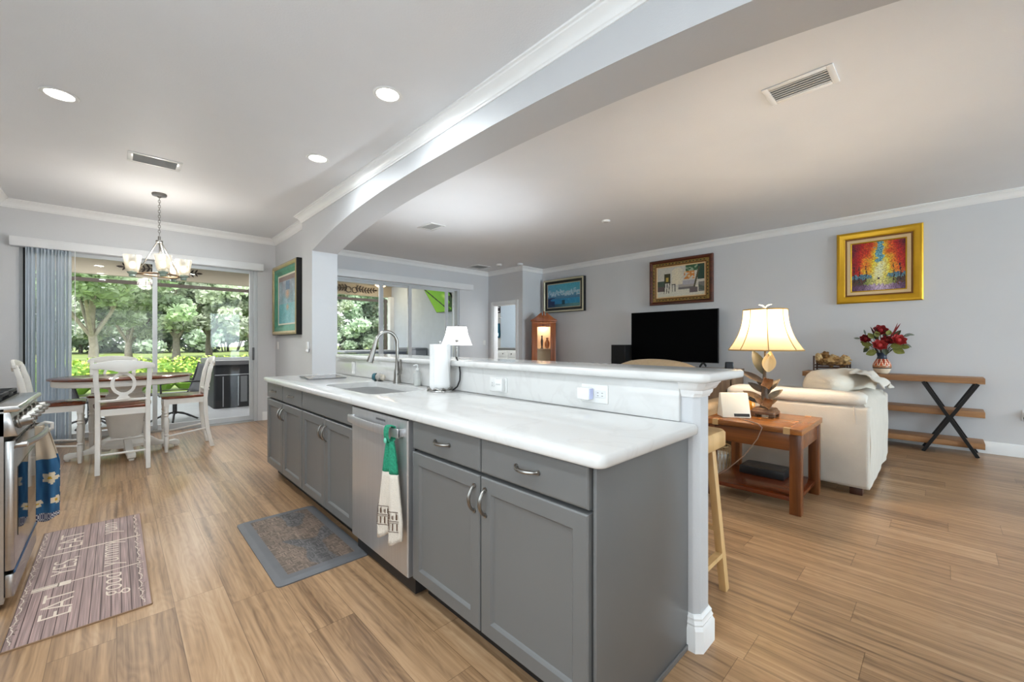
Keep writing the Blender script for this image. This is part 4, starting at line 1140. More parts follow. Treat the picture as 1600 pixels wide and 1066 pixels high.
M().box(6.33, 6.79, 2.06, 4.35, .775, .805).build('top', WAL, ts, bevel=.003)
for y in (2.07, 4.31): M().box(6.35, 6.78, y, y + .03, 0.0, .774).build('side_panel', WALV, ts, bevel=.002)
M().box(6.37, 6.78, 2.10, 4.31, .06, .09).build('bottom_panel', WAL, ts)
M().box(6.76, 6.78, 2.10, 4.31, .09, .774).build('back_panel', WAL, ts)
for i in range(3):
    d = M().box(6.345, 6.365, 2.112 + i * .735, 2.112 + i * .735 + .722, .095, .77).build('door', WALV, ts, bevel=.003)
    M().box(6.33, 6.345, 2.15 + i * .735, 2.16 + i * .735, .40, .52).build('handle', BLACK, d)
sk_ = thing('speaker', 'black box speaker standing at the far end of the television stand', 'speaker', (6.50, 3.985, .8055))
M().box(-.10, .12, -.15, .13, 0, .35).build('cabinet_body', P('black_ash', (22, 22, 23), .4), sk_, bevel=.004)
M().box(-.106, -.099, -.14, .12, .01, .34).build('grille', P('black_cloth', (14, 14, 15), .9, bump=.3, bscale=300), sk_)
ck = thing('desk_clock', 'small black tilted clock on the near end of the television stand', 'clock', (6.42, 2.145, .806), R(-60))
m = M(); m.prism([(-.055, 0), (.055, 0), (.05, .11), (-.05, .11)], -.02, .05, 'xz'); m.build('case', P('black_clock', (22, 22, 24), .3), ck, bevel=.012)
M().box(-.04, .04, -.0215, -.019, .018, .092).build('display', P('grey_glass_display', (70, 72, 76), .08), ck)

# curio cabinet standing across the corner
OAK = grain_mat('oak_cabinet', (176, 96, 42), (126, 62, 26), 'z', 1, .3)
cu = thing('curio_cabinet', 'tall narrow oak curio cabinet with broken pediment and lit glass front in the corner', 'curio cabinet', (6.47, 5.80, 0), R(-45))
# local: -y faces the room
hw = .25
m = M(); m.box(-hw, -hw + .022, -.10, .14, .10, 1.60); m.box(hw - .022, hw, -.10, .14, .10, 1.60); m.box(-hw + .022, hw - .022, .12, .14, .10, 1.60); m.box(-hw, hw, -.12, .14, .06, .10); m.box(-hw, hw, -.12, .14, 1.60, 1.63)
m.build('case', OAK, cu, bevel=.003)
M().box(-hw - .015, hw + .015, -.135, .15, 0, .06).build('plinth', OAK, cu, bevel=.004)
M().prism([(-.275, 1.63), (.275, 1.63), (.27, 1.665), (.20, 1.70), (.12, 1.765), (.055, 1.82), (.04, 1.80), (.035, 1.755), (-.035, 1.755), (-.04, 1.80), (-.055, 1.82), (-.12, 1.765), (-.20, 1.70), (-.27, 1.665)], -.135, -.09, 'xz').build('pediment', OAK, cu, bevel=.004)
M().lathe([(.018, 1.755), (.022, 1.775), (.012, 1.79), (.018, 1.815), (.006, 1.85), (0, 1.855)], (0, -.11, 0), 12).build('finial', OAK, cu)
d = M().box(-hw + .002, -.135, -.122, -.10, .11, 1.59).box(.135, hw - .002, -.122, -.10, .11, 1.59).box(-.135, .135, -.122, -.10, 1.52, 1.59).box(-.135, .135, -.122, -.10, .11, .2).build('door', OAK, cu, bevel=.003)
M().box(-.135, .135, -.113, -.109, .20, 1.52).build('glass_pane', GLASS, d)
LIN = P('pale_lining', (232, 206, 166), .6, var=.02)
M().box(-hw + .024, hw - .024, .112, .119, .12, 1.58).build('lining', LIN, cu)
for z in (.62, 1.06): M().box(-hw + .024, hw - .024, -.09, .11, z, z + .008).build('shelf', P('pale_shelf', (222, 206, 180), .3), cu)
area('curio_glow', (0, .0, 1.575), (0, 0, 0), .16, 0, 1.0, (1, .86, .66), 'DISK', cu)
def curio_item(name, label, cat, lx, z, build):
    c, s_ = math.cos(R(-45)), math.sin(R(-45))
    o = thing(name, label, cat, (6.47 + lx * c, 5.80 + lx * s_, z), R(-45)); build(o)
curio_item('figurine', 'slim dark figurine on the upper shelf in the curio cabinet', 'figurine', -.035, 1.068, lambda o: (M().lathe([(.03, 0), (.03, .012), (.012, .02), (.022, .10), (.026, .16), (.014, .22), (.012, .235)], seg=12).build('body', P('dark_bronze', (70, 54, 44), .4, .4), o), M().ell((0, 0, .255), (.018, .018, .024), 10, 8).build('head', P('dark_bronze', (70, 54, 44)), o)))
curio_item('vase', 'small amber vase on the upper shelf in the curio cabinet', 'vase', .075, 1.068, lambda o: (M().lathe([(.025, 0), (.045, .06), (.05, .12), (.02, .19), (.026, .22)], seg=14).build('body', P('amber_glaze', (170, 108, 56), .25, var=.2), o), M().lathe([(.026, .22), (.030, .225), (.022, .228)], seg=14).build('rim', P('dark_amber', (110, 66, 36), .3), o)))
curio_item('trinket', 'dark rounded trinket on the lower visible shelf in the curio cabinet', 'trinket', .06, .628, lambda o: (M().ell((0, 0, .055), (.06, .05, .055), 12, 8).build('body', P('dark_stone', (70, 66, 64), .4, var=.4, scale=40), o), M().lathe([(.04, 0), (.04, .01), (0, .01)], seg=12).build('base', P('pale_base', (190, 176, 150), .5), o)))

# small lamp on a side table behind the bar
lt = thing('end_table', 'dark end table behind the bar carrying the small white lamp', 'end table', (2.92, 4.0, 0))
DW_ = grain_mat('dark_walnut', (88, 58, 40), (58, 36, 24), 'x', 1, .35)
M().box(-.24, .24, -.24, .24, .57, .60).build('top', DW_, lt, bevel=.004)
M().box(-.21, .21, -.21, .21, .50, .57).build('apron', DW_, lt)
M().box(-.21, .21, -.21, .21, .16, .18).build('shelf', DW_, lt)
for a_ in (-.2, .2):
    for b_ in (-.2, .2): M().box(a_ - .022, a_ + .022, b_ - .022, b_ + .022, 0, .57).build('leg', DW_, lt, bevel=.003)
sl = thing('table_lamp', 'small nickel table lamp with a white empire shade seen behind the paper towels', 'table lamp', (2.92, 4.0, .60))
M().lathe([(.08, 0), (.085, .01), (.07, .02), (.02, .035), (.014, .10), (.030, .16), (.022, .24), (.012, .30), (.010, .54), (0, .54)], seg=18).build('base', STEELD, sl)
SHW = translucent_mat('white_shade_fabric', (190, 189, 185), .28)
M().lathe([(.185, .565), (.135, .68), (.115, .785)], seg=30, cap=False).build('lamp_shade', SHW, sl)
m = M(); m.tube([(.115 * math.cos(2 * PI * j / 24), .115 * math.sin(2 * PI * j / 24), .785) for j in range(25)], .004, 6)
f = Vector((-.59, -.81, 0)); f.normalize(); rr_ = Vector((.81, -.59, 0))
for q in (-.018, .018):
    m.tube([f * .122 + rr_ * q + Vector((0, 0, .80)), f * .142 + rr_ * (q * 1.2) + Vector((0, 0, .70)), f * .17 + rr_ * (q * 1.0) + Vector((0, 0, .63))], .0035, 6)
m.ell(tuple(f * .172 + Vector((0, 0, .618))), (.022, .022, .018), 10, 6)
m.build('metal_trim', STEELD, sl)
M().ell((0, 0, .67), (.028, .028, .045), 12, 8).build('bulb', P('lit_bulb', (255, 240, 215)), sl)
l = bpy.data.lights.new('small_lamp_glow', 'POINT'); l.energy = 36; l.color = (.88, .95, 1); l.shadow_soft_size = .05
o = bpy.data.objects.new('small_lamp_glow', l); COL.objects.link(o); o.parent = sl; o.location = (0, 0, .69)

# tan armchair whose rounded back shows over the bar
TAN = P('tan_upholstery', (176, 154, 124), .9, var=.06, scale=30, bump=.25, bscale=180)
rc = thing('armchair', 'tan upholstered recliner whose rounded back shows over the bar', 'armchair', (3.9, 2.03, 0))
def slabp(x0, x1, prof, y0, y1):
    m = M(); lo = []
    n = 13
    for i in range(n):
        t_ = i / (n - 1); k = 2 * t_ - 1; y = y0 + (y1 - y0) * t_
        top = prof(k); e = .04 * (1 - abs(k) ** 6)
        lo.append([(x0 - e, y, .35), (x0 - e * 1.6, y, top - .05), (x0 + .04, y, top), (x1 - .06, y, top), (x1 + e, y, top - .07), (x1 + e, y, .35)])
    return m.loft(lo)
slabp(-.06, .12, lambda k: 1.035 - .06 * k * k - .05 * abs(k) ** 5, -.50, .44).build('backrest', TAN, rc, angle=60, sub=1)
M().box(.10, .78, -.34, .30, .20, .46).build('seat', TAN, rc, bevel=.05, seg=4)
for y in (-.52, .30): M().box(-.02, .80, y, y + .18, .10, .62).build('armrest', TAN, rc, bevel=.06, seg=4)
M().box(.0, .78, -.34, .30, .05, .20).build('base', TAN, rc, bevel=.01)
M().box(-.11, -.02, -.3, .25, .62, .90).build('back_cushion_roll', TAN, rc, bevel=.04, seg=3)

# white loveseat
SOF = P('cream_slipcover', (200, 192, 180), .9, var=.03, scale=10, bump=.25, bscale=140)
SO2 = P('cream_twill', (214, 208, 198), .9, var=.03, scale=10, bump=.25, bscale=120)
so_ = thing('loveseat', 'cream slipcovered loveseat with rounded arm roll beside the wooden side table', 'sofa', (0, 0, 0))
X0, X1, Y0, Y1 = 4.15, 5.62, .385, 1.36
def wob(m, a=.008, f=5, s=0):
    m.v = [(x + a * mnoise.noise(Vector((x * f, y * f, z * f + s))), y + a * mnoise.noise(Vector((x * f, y * f + 9, z * f + s))), z + a * .7 * mnoise.noise(Vector((x * f + 5, y * f, z * f + s)))) for x, y, z in m.v]; return m
def softbox(x0, x1, y0, y1, z0, z1, r, n=10, a=.008, f=5, s=0):
    """rounded soft box as a fine superellipsoid-like shell"""
    m = M(); sg, rg_ = 40, 18
    hx, hy, hz = (x1 - x0) / 2, (y1 - y0) / 2, (z1 - z0) / 2; cx, cy, cz = (x0 + x1) / 2, (y0 + y1) / 2, (z0 + z1) / 2
    sp = lambda v, e: math.copysign(abs(v) ** e, v)
    m.ell((0, 0, 0), (1, 1, 1), sg, rg_)
    vs = []
    for x, y, z in m.v:
        L_ = max(abs(x), abs(y), abs(z)) or 1
        # cube-ward push then corner rounding
        k = 1 / L_; px, py, pz = x * k, y * k, z * k
        q = Vector((px * hx, py * hy, pz * hz))
        inn = Vector((max(-hx + r, min(hx - r, q.x)), max(-hy + r, min(hy - r, q.y)), max(-hz + r, min(hz - r, q.z))))
        dd = q - inn
        if dd.length > 1e-6: q = inn + dd.normalized() * r if dd.length > r or True else q
        vs.append((cx + q.x, cy + q.y, cz + q.z))
    m.v = vs
    return wob(m, a, f, s)
M().box(X0 + .05, X1 - .05, Y0 + .05, Y1 - .03, .07, .40).build('frame_base', SOF, so_)
M().box(X0, X0 + .22, Y0 + .0, Y1, .065, .70).build('arm', SOF, so_, bevel=.03, seg=4)
M().box(X1 - .22, X1, Y0 + .0, Y1, .065, .70).build('arm', SOF, so_, bevel=.03, seg=4)
m = M(); lo = []
for i in range(31):
    t_ = i / 30; x = X0 + .018 + (X1 - X0 - .036) * t_
    e = .012 * mnoise.noise(Vector((x * 4, 0, 1))); tp_ = .735 + .05 * math.sin(PI * min(1, t_ * 1.2)) ** .6 + .012 * mnoise.noise(Vector((x * 6, 3, 1)))
    lo.append([(x, Y0 + .004 + e, .065), (x, Y0 - .006 + e, .40), (x, Y0 + .002 + e, tp_ - .08), (x, Y0 + .04, tp_ - .015), (x, Y0 + .10, tp_), (x, Y0 + .19, tp_ - .03), (x, Y0 + .24, tp_ - .10), (x, Y0 + .24, .40), (x, Y0 + .2, .065)])
m.loft(lo).build('backrest', SOF, so_, angle=52)
softbox(X0 + .21, X1 - .21, Y0 + .22, Y1 + .01, .38, .52, .05, s=8).build('seat_cushion', SO2, so_, angle=60)
# arm bolster
sp_ = lambda v, e: math.copysign(abs(v) ** e, v)
m = M(); lo = []
for i in range(31):
    t_ = i / 30; y = Y0 + .03 + (Y1 - Y0 + .02) * t_
    k = min(1, min(t_, 1 - t_) * 14) ** .4; rx, rz_ = .128 * (.80 + .20 * k), .052 * (.50 + .50 * k)
    lo.append([(X0 + .112 + rx * sp_(math.cos(2 * PI * j / 24), .5), y, .750 + rz_ * sp_(math.sin(2 * PI * j / 24), .55)) for j in range(24)])
wob(m.loft(lo), .006, 9).build('arm_roll', SO2, so_, angle=60)
for x in (X0 + .05, X1 - .13):
    for y in (Y0 + .05, Y1 - .13): M().box(x, x + .08, y, y + .08, 0, .066).build('foot', P('dark_wood_foot', (70, 38, 24), .4), so_, bevel=.004)
m = M(); 
for i in range(2):
    m.tube([(X0 - .002 + .012 * i, Y0 + .09 + .006 * math.sin(z * 30 + i), z) for z in [.70 - .012 * k for k in range(12)]], .004, 6)
m.build('slipcover_tie', SOF, so_)
pc = softbox(-.42, .42, -.15, .15, -.12, .12, .09, a=.02, f=6)
pc.xf(Matrix.Translation((4.86, .655, .815)) @ Matrix.Rotation(R(-16), 4, 'Z') @ Matrix.Rotation(R(18), 4, 'X'))
p_ = pc.build('pillow', P('ivory_pillow', (216, 206, 190), .9, var=.03, bump=.25, bscale=120), None, angle=60)
tag(p_, 'slumped ivory back pillow leaning on the loveseat back', 'pillow')
def thr(u, v):
    x = 4.66 + .92 * u; k = v
    y = .575 - .215 * k - .02 * (k > .8)
    z = .93 + .045 * math.exp(-((u - .30) / .18) ** 2) - .10 * u - .02 * k - .30 * max(0, k - .55) ** 1.3 * (1 - .5 * u)
    z = max(z, .80 if k < .6 else 0)
    return (x, y + .012 * math.sin(u * 14), z + .014 * mnoise.noise(Vector((u * 7, v * 6, 2))))
t_ = M().sheet(thr, 44, 24).build('throw_blanket', P('grey_beige_throw', (206, 199, 188), .95, var=.04, bump=.3, bscale=160), None, solid=.012, angle=70)
tag(t_, 'grey beige throw bunched over the loveseat back beside the pillow', 'throw')
m = softbox(4.395, 4.66, .86, 1.30, .525, .60, .03, a=.012, f=8)
q = m.build('folded_throw', P('dark_brown_throw', (84, 66, 60), .9, bump=.3), None, angle=60)
tag(q, 'dark brown folded throw lying on the loveseat seat behind the arm roll', 'throw')

# side table
CH_ = grain_mat('honey_brown_top', (176, 112, 54), (104, 58, 26), 'y', .8, .25)
CH2 = grain_mat('chestnut_side', (140, 80, 36), (70, 36, 16), 'z', .8, .28)
CH3 = grain_mat('chestnut_apron', (142, 82, 36), (76, 40, 18), 'y', .8, .28)
st = thing('side_table', 'rustic chestnut side table with a low shelf holding the lit lamp', 'side table', (0, 0, 0))
A0, A1, B0, B1 = 3.375, 4.05, .665, 1.32
M().box(A0, A1, B0 + .09, B1 - .09, .562, .60).build('tabletop', CH_, st, bevel=.003)
for a_, b_ in ((B0, B0 + .0895), (B1 - .0895, B1)): M().box(A0 - .005, A1 + .005, a_, b_, .560, .601).build('breadboard_end', grain_mat('honey_end', (186, 120, 60), (126, 72, 34), 'x', .8, .25), st, bevel=.003)
m = M()
for x in (A0 - .008, A1 - .03):
    for y in (B0 + .07, B1 - .11): m.box(x, x + .038, y, y + .04, .559, .6025)
m.build('joinery_keys', P('pale_key', (190, 150, 100), .4), st)
for x0_, x1_, y0_, y1_ in ((A0 + .02, A0 + .045, B0 + .06, B1 - .06), (A1 - .045, A1 - .02, B0 + .06, B1 - .06), (A0 + .06, A1 - .06, B0 + .02, B0 + .045), (A0 + .06, A1 - .06, B1 - .045, B1 - .02)):
    M().box(x0_, x1_, y0_, y1_, .44, .56).build('apron', CH3, st, bevel=.002)
for x in (A0 + .01, A1 - .08):
    for y in (B0 + .008, B1 - .078): M().box(x, x + .07, y, y + .07, 0, .56).build('leg', CH2, st, bevel=.004)
M().box(A0 + .03, A1 - .03, B0 + .03, B1 - .03, .085, .115).build('shelf', grain_mat('dark_chestnut_shelf', (118, 54, 24), (66, 28, 12), 'y', .8, .2), st, bevel=.002)
bx = thing('flat_box', 'black flat box lying on the low shelf of the side table', 'box', (3.88, 1.02, .1155))
M().box(-.12, .10, -.16, .16, 0, .06).build('body', P('black_box', (24, 24, 25), .35), bx, bevel=.004)
M().box(-.115, .095, -.15, .15, .0601, .064).build('lid', P('black_lid', (36, 36, 38), .3), bx, bevel=.002)

# carved flower lamp
LX, LY, LZ = 3.80, 1.0, .602
lp = thing('table_lamp', 'carved magnolia table lamp with a flared cream bell shade, lit, on the side table', 'table lamp', (LX, LY, LZ))
AG = P('aged_bronze_resin', (126, 98, 62), .5, .1, var=.3, scale=30)
m = M(); m.loft([[(x * s_, y * s_, z) for x, y in rrect(-.088, .088, -.088, .088, .02, 3)] for s_, z in ((1, .022), (1.02, .03), (1.0, .045), (.9, .05), (.86, .062), (.74, .070))])
for a_ in (-.066, .066):
    for b_ in (-.066, .066): m.box(a_ - .02, a_ + .02, b_ - .02, b_ + .02, 0, .025)
m.build('plinth', P('carved_brown_base', (104, 72, 46), .45, var=.3, scale=40), lp, bevel=.003)
m = M(); pts = [(0, 0, .068), (.008, -.004, .12), (-.004, .004, .18), (.010, .0, .25), (.0, .004, .32), (.004, 0, .40), (0, 0, .56)]
m.tube(pts, [.042, .030, .024, .020, .014, .009, .007], 12); m.build('trunk', P('bark_resin', (74, 58, 42), .6, var=.3, scale=50, bump=.5, bscale=60), lp)
LR = Vector((.254, -.967, 0)); LF = Vector((-.967, -.254, 0)); LUP = Vector((0, 0, 1))
def leaf(m, base, dirv, length, width, nrm, cup=.18, th=.003, bend=.25):
    d = Vector(dirv).normalized(); n_ = Vector(nrm); n_ = (n_ - d * n_.dot(d)).normalized(); s_ = d.cross(n_)
    base = Vector(base); lo = []
    for i in range(8):
        t_ = i / 7; wv = width * max(.02, math.sin(PI * min(1, t_ * .93 + .05)) ** .8); c = base + d * (length * t_) - n_ * (bend * length * t_ * t_)
        lo.append([tuple(c - s_ * wv + n_ * cup * wv), tuple(c - s_ * wv * .5), tuple(c - n_ * .1 * wv), tuple(c + s_ * wv * .5), tuple(c + s_ * wv + n_ * cup * wv), tuple(c + s_ * wv * .5 - n_ * th), tuple(c - n_ * (.1 * wv + th)), tuple(c - s_ * wv * .5 - n_ * th)])
    return m.loft(lo)
for base, d, ln, wd, nm, rgb in (
    ((0, 0, .335), LR * -.42 + LUP, .21, .042, 'olive_leaf', (46, 44, 24)),
    ((0, 0, .27), LR * -1 + LUP * .55, .20, .026, 'dark_leaf', (62, 48, 34)),
    ((0, 0, .19), LR * -.9 + LUP * .62, .14, .026, 'dark_leaf', (66, 48, 36)),
    ((0, 0, .13), LR * -1 + LUP * .45, .17, .024, 'tan_leaf', (138, 104, 66)),
    ((0, 0, .11), LR * -.9 + LUP * .22, .13, .024, 'dark_leaf', (70, 52, 38)),
    ((0, 0, .19), LR * .75 + LUP * .9, .15, .024, 'grey_leaf', (118, 100, 76)),
    ((0, 0, .13), LR * 1 + LUP * .8, .15, .024, 'grey_leaf', (122, 104, 80)),
    ((0, 0, .22), LR * -.6 + LUP * .9, .12, .02, 'dark_leaf', (62, 48, 34)),
    ((0, 0, .16), LR * .4 + LUP * 1 + LF * .3, .12, .02, 'dark_leaf', (70, 54, 38)),
    ((0, 0, .08), LR * -.6 + LUP * .7 + LF * .5, .11, .022, 'tan_leaf', (138, 104, 66)),
    ((0, 0, .24), LR * .8 + LUP * .5, .10, .018, 'grey_leaf', (118, 100, 76)),
    ((0, 0, .09), LR * .7 + LUP * .5 + LF * .6, .10, .022, 'tan_leaf', (140, 108, 70))):
    leaf(M(), base, d, ln, wd, LF + LUP * .3).build(nm, P('resin_' + nm, rgb, .5, var=.25, scale=40), lp)
m = M()
for k in range(5): leaf(m, Vector((0, 0, .36)) + LF * .012 + LR * .02, LUP + LR * (.10 + .22 * (k - 2) / 2) + LF * (.12 * (k % 2)), .17 - .02 * abs(k - 2), .034, LF, .3, .003, -.06)
m.build('ivory_bloom', P('ivory_petal', (228, 212, 170), .5, var=.05), lp)
for cz, rr2 in ((.275, .052), (.115, .05)):
    m = M(); c0 = Vector((0, 0, cz)) + LF * .045 + LR * .018
    for k in range(9):
        a_ = 2 * PI * k / 9; leaf(m, c0, LF * .55 + LR * math.cos(a_) * .8 + LUP * math.sin(a_) * .8, rr2 * (1.3 if k % 2 else 1), rr2 * .42, LF, .5, .002, -.2)
    m.build('rose_bloom', P('aged_rose_resin', (176, 126, 82), .5, var=.2, scale=30), lp)
SHC = translucent_mat('cream_bell_shade', (226, 204, 164), .42)
SHE = P('gold_piping', (170, 138, 84), .6)
def bell(t_): # 0 bottom 1 top
    return .262 - .108 * (1 - (1 - t_) ** 2.2), .535 + .325 * t_
def oct8(r, z, n=8, rot=0): return [(r * math.cos(2 * PI * (j + .5) / n + rot), r * math.sin(2 * PI * (j + .5) / n + rot), z) for j in range(n)]
m = M(); m.loft([[p for p in oct8(*bell(i / 10), 48)] for i in range(11)], cap=False); m.build('lamp_shade', SHC, lp, angle=60)
m = M()
for j in range(8):
    a_ = 2 * PI * j / 8 + R(20)
    m.tube([(bell(i / 10)[0] * 1.005 * math.cos(a_), bell(i / 10)[0] * 1.005 * math.sin(a_), bell(i / 10)[1]) for i in range(11)], .0035, 6)
for t_ in (0, 1):
    r_, z_ = bell(t_); m.tube([(r_ * math.cos(2 * PI * j / 48), r_ * math.sin(2 * PI * j / 48), z_) for j in range(49)], .006, 6)
m.build('piping', SHE, lp)
m = M(); m.lathe([(.006, .80), (.006, .88), (.012, .885), (.006, .89), (0, .89)], seg=10)
for s_ in (-1, 1): leaf(m, (0, 0, .885), LR * s_ * .7 + LUP * .55, .05, .012, LUP)
m.build('finial', P('ivory_finial', (220, 206, 176), .5), lp)
M().ell((0, 0, .70), (.03, .03, .05), 12, 8).build('bulb', P('lit_bulb', (255, 240, 215)), lp)
l = bpy.data.lights.new('lamp_glow', 'POINT'); l.energy = 15; l.color = (1, .84, .64); l.shadow_soft_size = .05
o = bpy.data.objects.new('lamp_glow', l); COL.objects.link(o); o.parent = lp; o.location = (0, 0, .745)

# wedge shaped device, amber votive, cord, basket
dv = thing('wireless_router', 'cream wedge shaped electronic box with a black strip on the side table', 'electronic device', (3.60, 1.17, .602), R(-52))
M().prism([(-.07, 0), (.07, 0), (.025, .19), (-.005, .19)], -.105, .105, 'yz').build('shell', P('cream_plastic', (234, 222, 202), .4, var=.02), dv, bevel=.006)
m = M(); m.box(-.02, .095, -.0045, 0, .008, .032).xf(Matrix.Translation((0, -.0665, 0)) @ Matrix.Rotation(R(-18.9), 4, 'X')).build('black_strip', P('dark_strip', (48, 42, 38), .3), dv)
vo = thing('candle_holder', 'amber glass candle holder between the cream box and the lamp base', 'candle holder', (3.90, 1.145, .602))
M().lathe([(.030, 0), (.042, .01), (.046, .05), (.040, .09), (.036, .10), (.034, .098), (.038, .05), (.034, .012), (0, .01)], seg=18).build('glass', P('amber_glass', (222, 150, 50), .2, var=.35, scale=24), vo)
M().lathe([(.028, .012), (.028, .06), (0, .062)], seg=14).build('candle', P('honey_wax', (236, 190, 110), .5), vo)
cd = M().tube([(3.52, 1.10, .607), (3.50, 1.08, .606), (3.372, .93, .606), (3.352, .90, .585), (3.35, .93, .50), (3.36, 1.02, .36), (3.38, 1.15, .22), (3.46, 1.30, .10), (3.60, 1.5, .012), (3.9, 1.75, .008)], .0035, 6).build('lamp_cable', P('brown_cord', (150, 124, 104), .6))
tag(cd, 'thin brown power cord hanging down the front of the side table', 'cord')
bk = thing('wire_basket', 'pale gold wire basket on the floor behind the side table leg', 'basket', (4.0, 1.418, 0)); bk.scale = (.58, .58, .95)
m = M()
for j in range(18):
    a_ = 2 * PI * j / 18; b_ = a_ + .5
    m.tube([(.13 * math.cos(a_), .13 * math.sin(a_), .005), (.145 * math.cos((a_ + b_) / 2), .145 * math.sin((a_ + b_) / 2), .14), (.15 * math.cos(b_), .15 * math.sin(b_), .27)], .004, 5)
    m.tube([(.13 * math.cos(a_), .13 * math.sin(a_), .005), (.145 * math.cos(a_ - .25), .145 * math.sin(a_ - .25), .14), (.15 * math.cos(a_ - .5), .15 * math.sin(a_ - .5), .27)], .004, 5)
m.build('wire_mesh', P('pale_gold_wire', (206, 176, 128), .4, .6), bk)
for r_, z_, nm in ((.13, .005, 'base_ring'), (.15, .27, 'rim')): M().tube([(r_ * math.cos(2 * PI * j / 30), r_ * math.sin(2 * PI * j / 30), z_) for j in range(31)], .006, 6).build(nm, P('pale_gold_wire', (206, 176, 128)), bk)
M().lathe([(.10, .006), (.12, .14), (.125, .20), (.0, .21)], seg=16).build('lining', P('white_lining', (226, 222, 214), .9), bk)

# bar stool beyond the knee wall
BIR = grain_mat('birch', (214, 176, 122), (186, 146, 94), 'z', .7, .45)
bs_ = thing('bar_stool', 'light wood bar stool with splayed legs tucked under the bar end', 'bar stool', (1.945, .90, 0))
m = M(); m.loft([[(x * s_, y * s_, z) for x, y in rrect(-.17, .17, -.19, .19, .05, 4)] for s_, z in ((.94, .705), (1, .715), (1, .775), (.96, .785))]); m.build('seat', BIR, bs_, angle=50)
for a_ in (-1, 1):
    for b_ in (-1, 1): M().bar((a_ * .115, b_ * .125, .705), (a_ * .185, b_ * .165, 0), .042, .034, ref=(0, 1, 0)).build('leg', BIR, bs_, bevel=.004)
M().bar((-.168, -.155, .18), (.168, -.155, .18), .03, .022).build('foot_rail', BIR, bs_); M().bar((-.168, .155, .18), (.168, .155, .18), .03, .022).build('foot_rail', BIR, bs_)
for a_ in (-1, 1): M().bar((a_ * .155, -.145, .30), (a_ * .155, .145, .30), .03, .022).build('foot_rail', BIR, bs_)

# console table with X frames
CON = grain_mat('console_oak', (176, 128, 84), (134, 92, 56), 'y', .7, .5)
ct_ = thing('console_table', 'long three shelf console table with black metal X frames below the painting', 'console table', (0, 0, 0))
E0, E1, F0, F1 = -.30, 1.27, 6.45, 6.775
for z0_, z1_, nm in ((.765, .825, 'top'), (.415, .475, 'middle_shelf'), (.09, .15, 'bottom_shelf')): M().box(F0, F1, E0, E1, z0_, z1_).build(nm, CON, ct_, bevel=.003)
IR = P('black_iron', (30, 28, 28), .45, .4)
for ya, yb in ((-.25, .155), (.82, 1.225)):
    for x in (F0 - .012, F1 - .03):
        M().bar((x, ya, 0), (x, yb, .765), .030, .026, ref=(1, 0, 0)).build('frame_bar', IR, ct_)
        M().bar((x + .002, yb, 0), (x + .002, ya, .765), .030, .026, ref=(1, 0, 0)).build('frame_bar', IR, ct_)

# rack of bark pieces
rk = thing('log_rack', 'small dark rack heaped with tan bark chunks on the console table', 'rack', (6.60, .985, .826))
m = M()
for z_ in (.012, .05, .085): m.tube([(-.10, -.17, z_), (-.10, .17, z_), (.10, .17, z_), (.10, -.17, z_), (-.10, -.17, z_)], .007, 6)
for y in (-.17, .17):
    for x in (-.10, .10): m.box(x - .008, x + .008, y - .008, y + .008, 0, .20 if y > 0 else .10)
m.build('rack_frame', P('dark_rack_wood', (70, 46, 34), .5), rk, flat=True)
M().box(-.098, .098, -.168, .168, .010, .014).build('rack_floor', P('grey_rack_base', (130, 122, 114), .6), rk)
r2 = random.Random(3)
for i in range(22):
    t_ = i / 21; y = -.15 + .30 * r2.random(); z = .05 + .16 * r2.random() * (1 - abs(y) * 3) + .03; x = r2.uniform(-.07, .07)
    m = M(); m.ell((0, 0, 0), (r2.uniform(.03, .045), r2.uniform(.035, .055), r2.uniform(.025, .04)), 12, 8)
    s0 = r2.random() * 50
    m.v = [tuple(Vector(p) * (1 + .7 * mnoise.noise(Vector(p) * 38 + Vector((s0, 0, 0))))) for p in m.v]
    q = m.build('bark_chunk', P('tan_bark_%d' % (i % 3), ((190, 150, 96), (150, 112, 66), (206, 172, 120))[i % 3], .85, var=.35, scale=40, bump=.5, bscale=50), None, angle=25)
    q.location = (6.60 + x, .985 + y, .826 + z + .02); tag(q, 'tan bark chunk heaped in the dark rack on the console', 'bark', 'bark chunks in the rack')

# painted vase and silk flowers
vs_ = thing('vase', 'painted pottery vase with orange triangles holding red roses on the console', 'vase', (6.60, .506, .826))
def potcol(u, v):
    if v < .26: return (232, 214, 188)
    if v < .31: return (40, 34, 34)
    if v < .72:
        k = (u * 10) % 1; h_ = (v - .31) / .41
        tri = abs(k - .5) * 2
        if h_ < .22: return (70, 46, 36) if (u * 40) % 1 < .5 else (220, 150, 96)
        if abs(tri - h_) < .16: return (240, 222, 196)
        return (206, 88, 40) if tri > h_ else (190, 70, 34) if (u * 30 + v * 20) % 1 < .7 else (60, 40, 36)
    return (34, 46, 66)
vprof = [(.050, 0), (.062, .01), (.078, .045), (.086, .075), (.085, .10), (.075, .135), (.058, .165), (.046, .185), (.042, .205), (.048, .235), (.052, .245)]
def vsurf(u, v):
    k = v * (len(vprof) - 1); i = min(int(k), len(vprof) - 2); f_ = k - i
    r_ = vprof[i][0] + (vprof[i + 1][0] - vprof[i][0]) * f_; z_ = vprof[i][1] + (vprof[i + 1][1] - vprof[i][1]) * f_
    return (r_ * math.cos(2 * PI * u), r_ * math.sin(2 * PI * u), z_)
def vcol(u, v):
    z_ = vsurf(u, v)[2]; return potcol(u, z_ / .245)
M().sheet(vsurf, 80, 50, vcol).build('body', paint_mat('painted_pottery', .4), vs_, angle=60, fix=False)
M().lathe([(.050, .0), (.0, .001)], seg=20).build('base', P('clay_base', (210, 190, 160), .6), vs_)
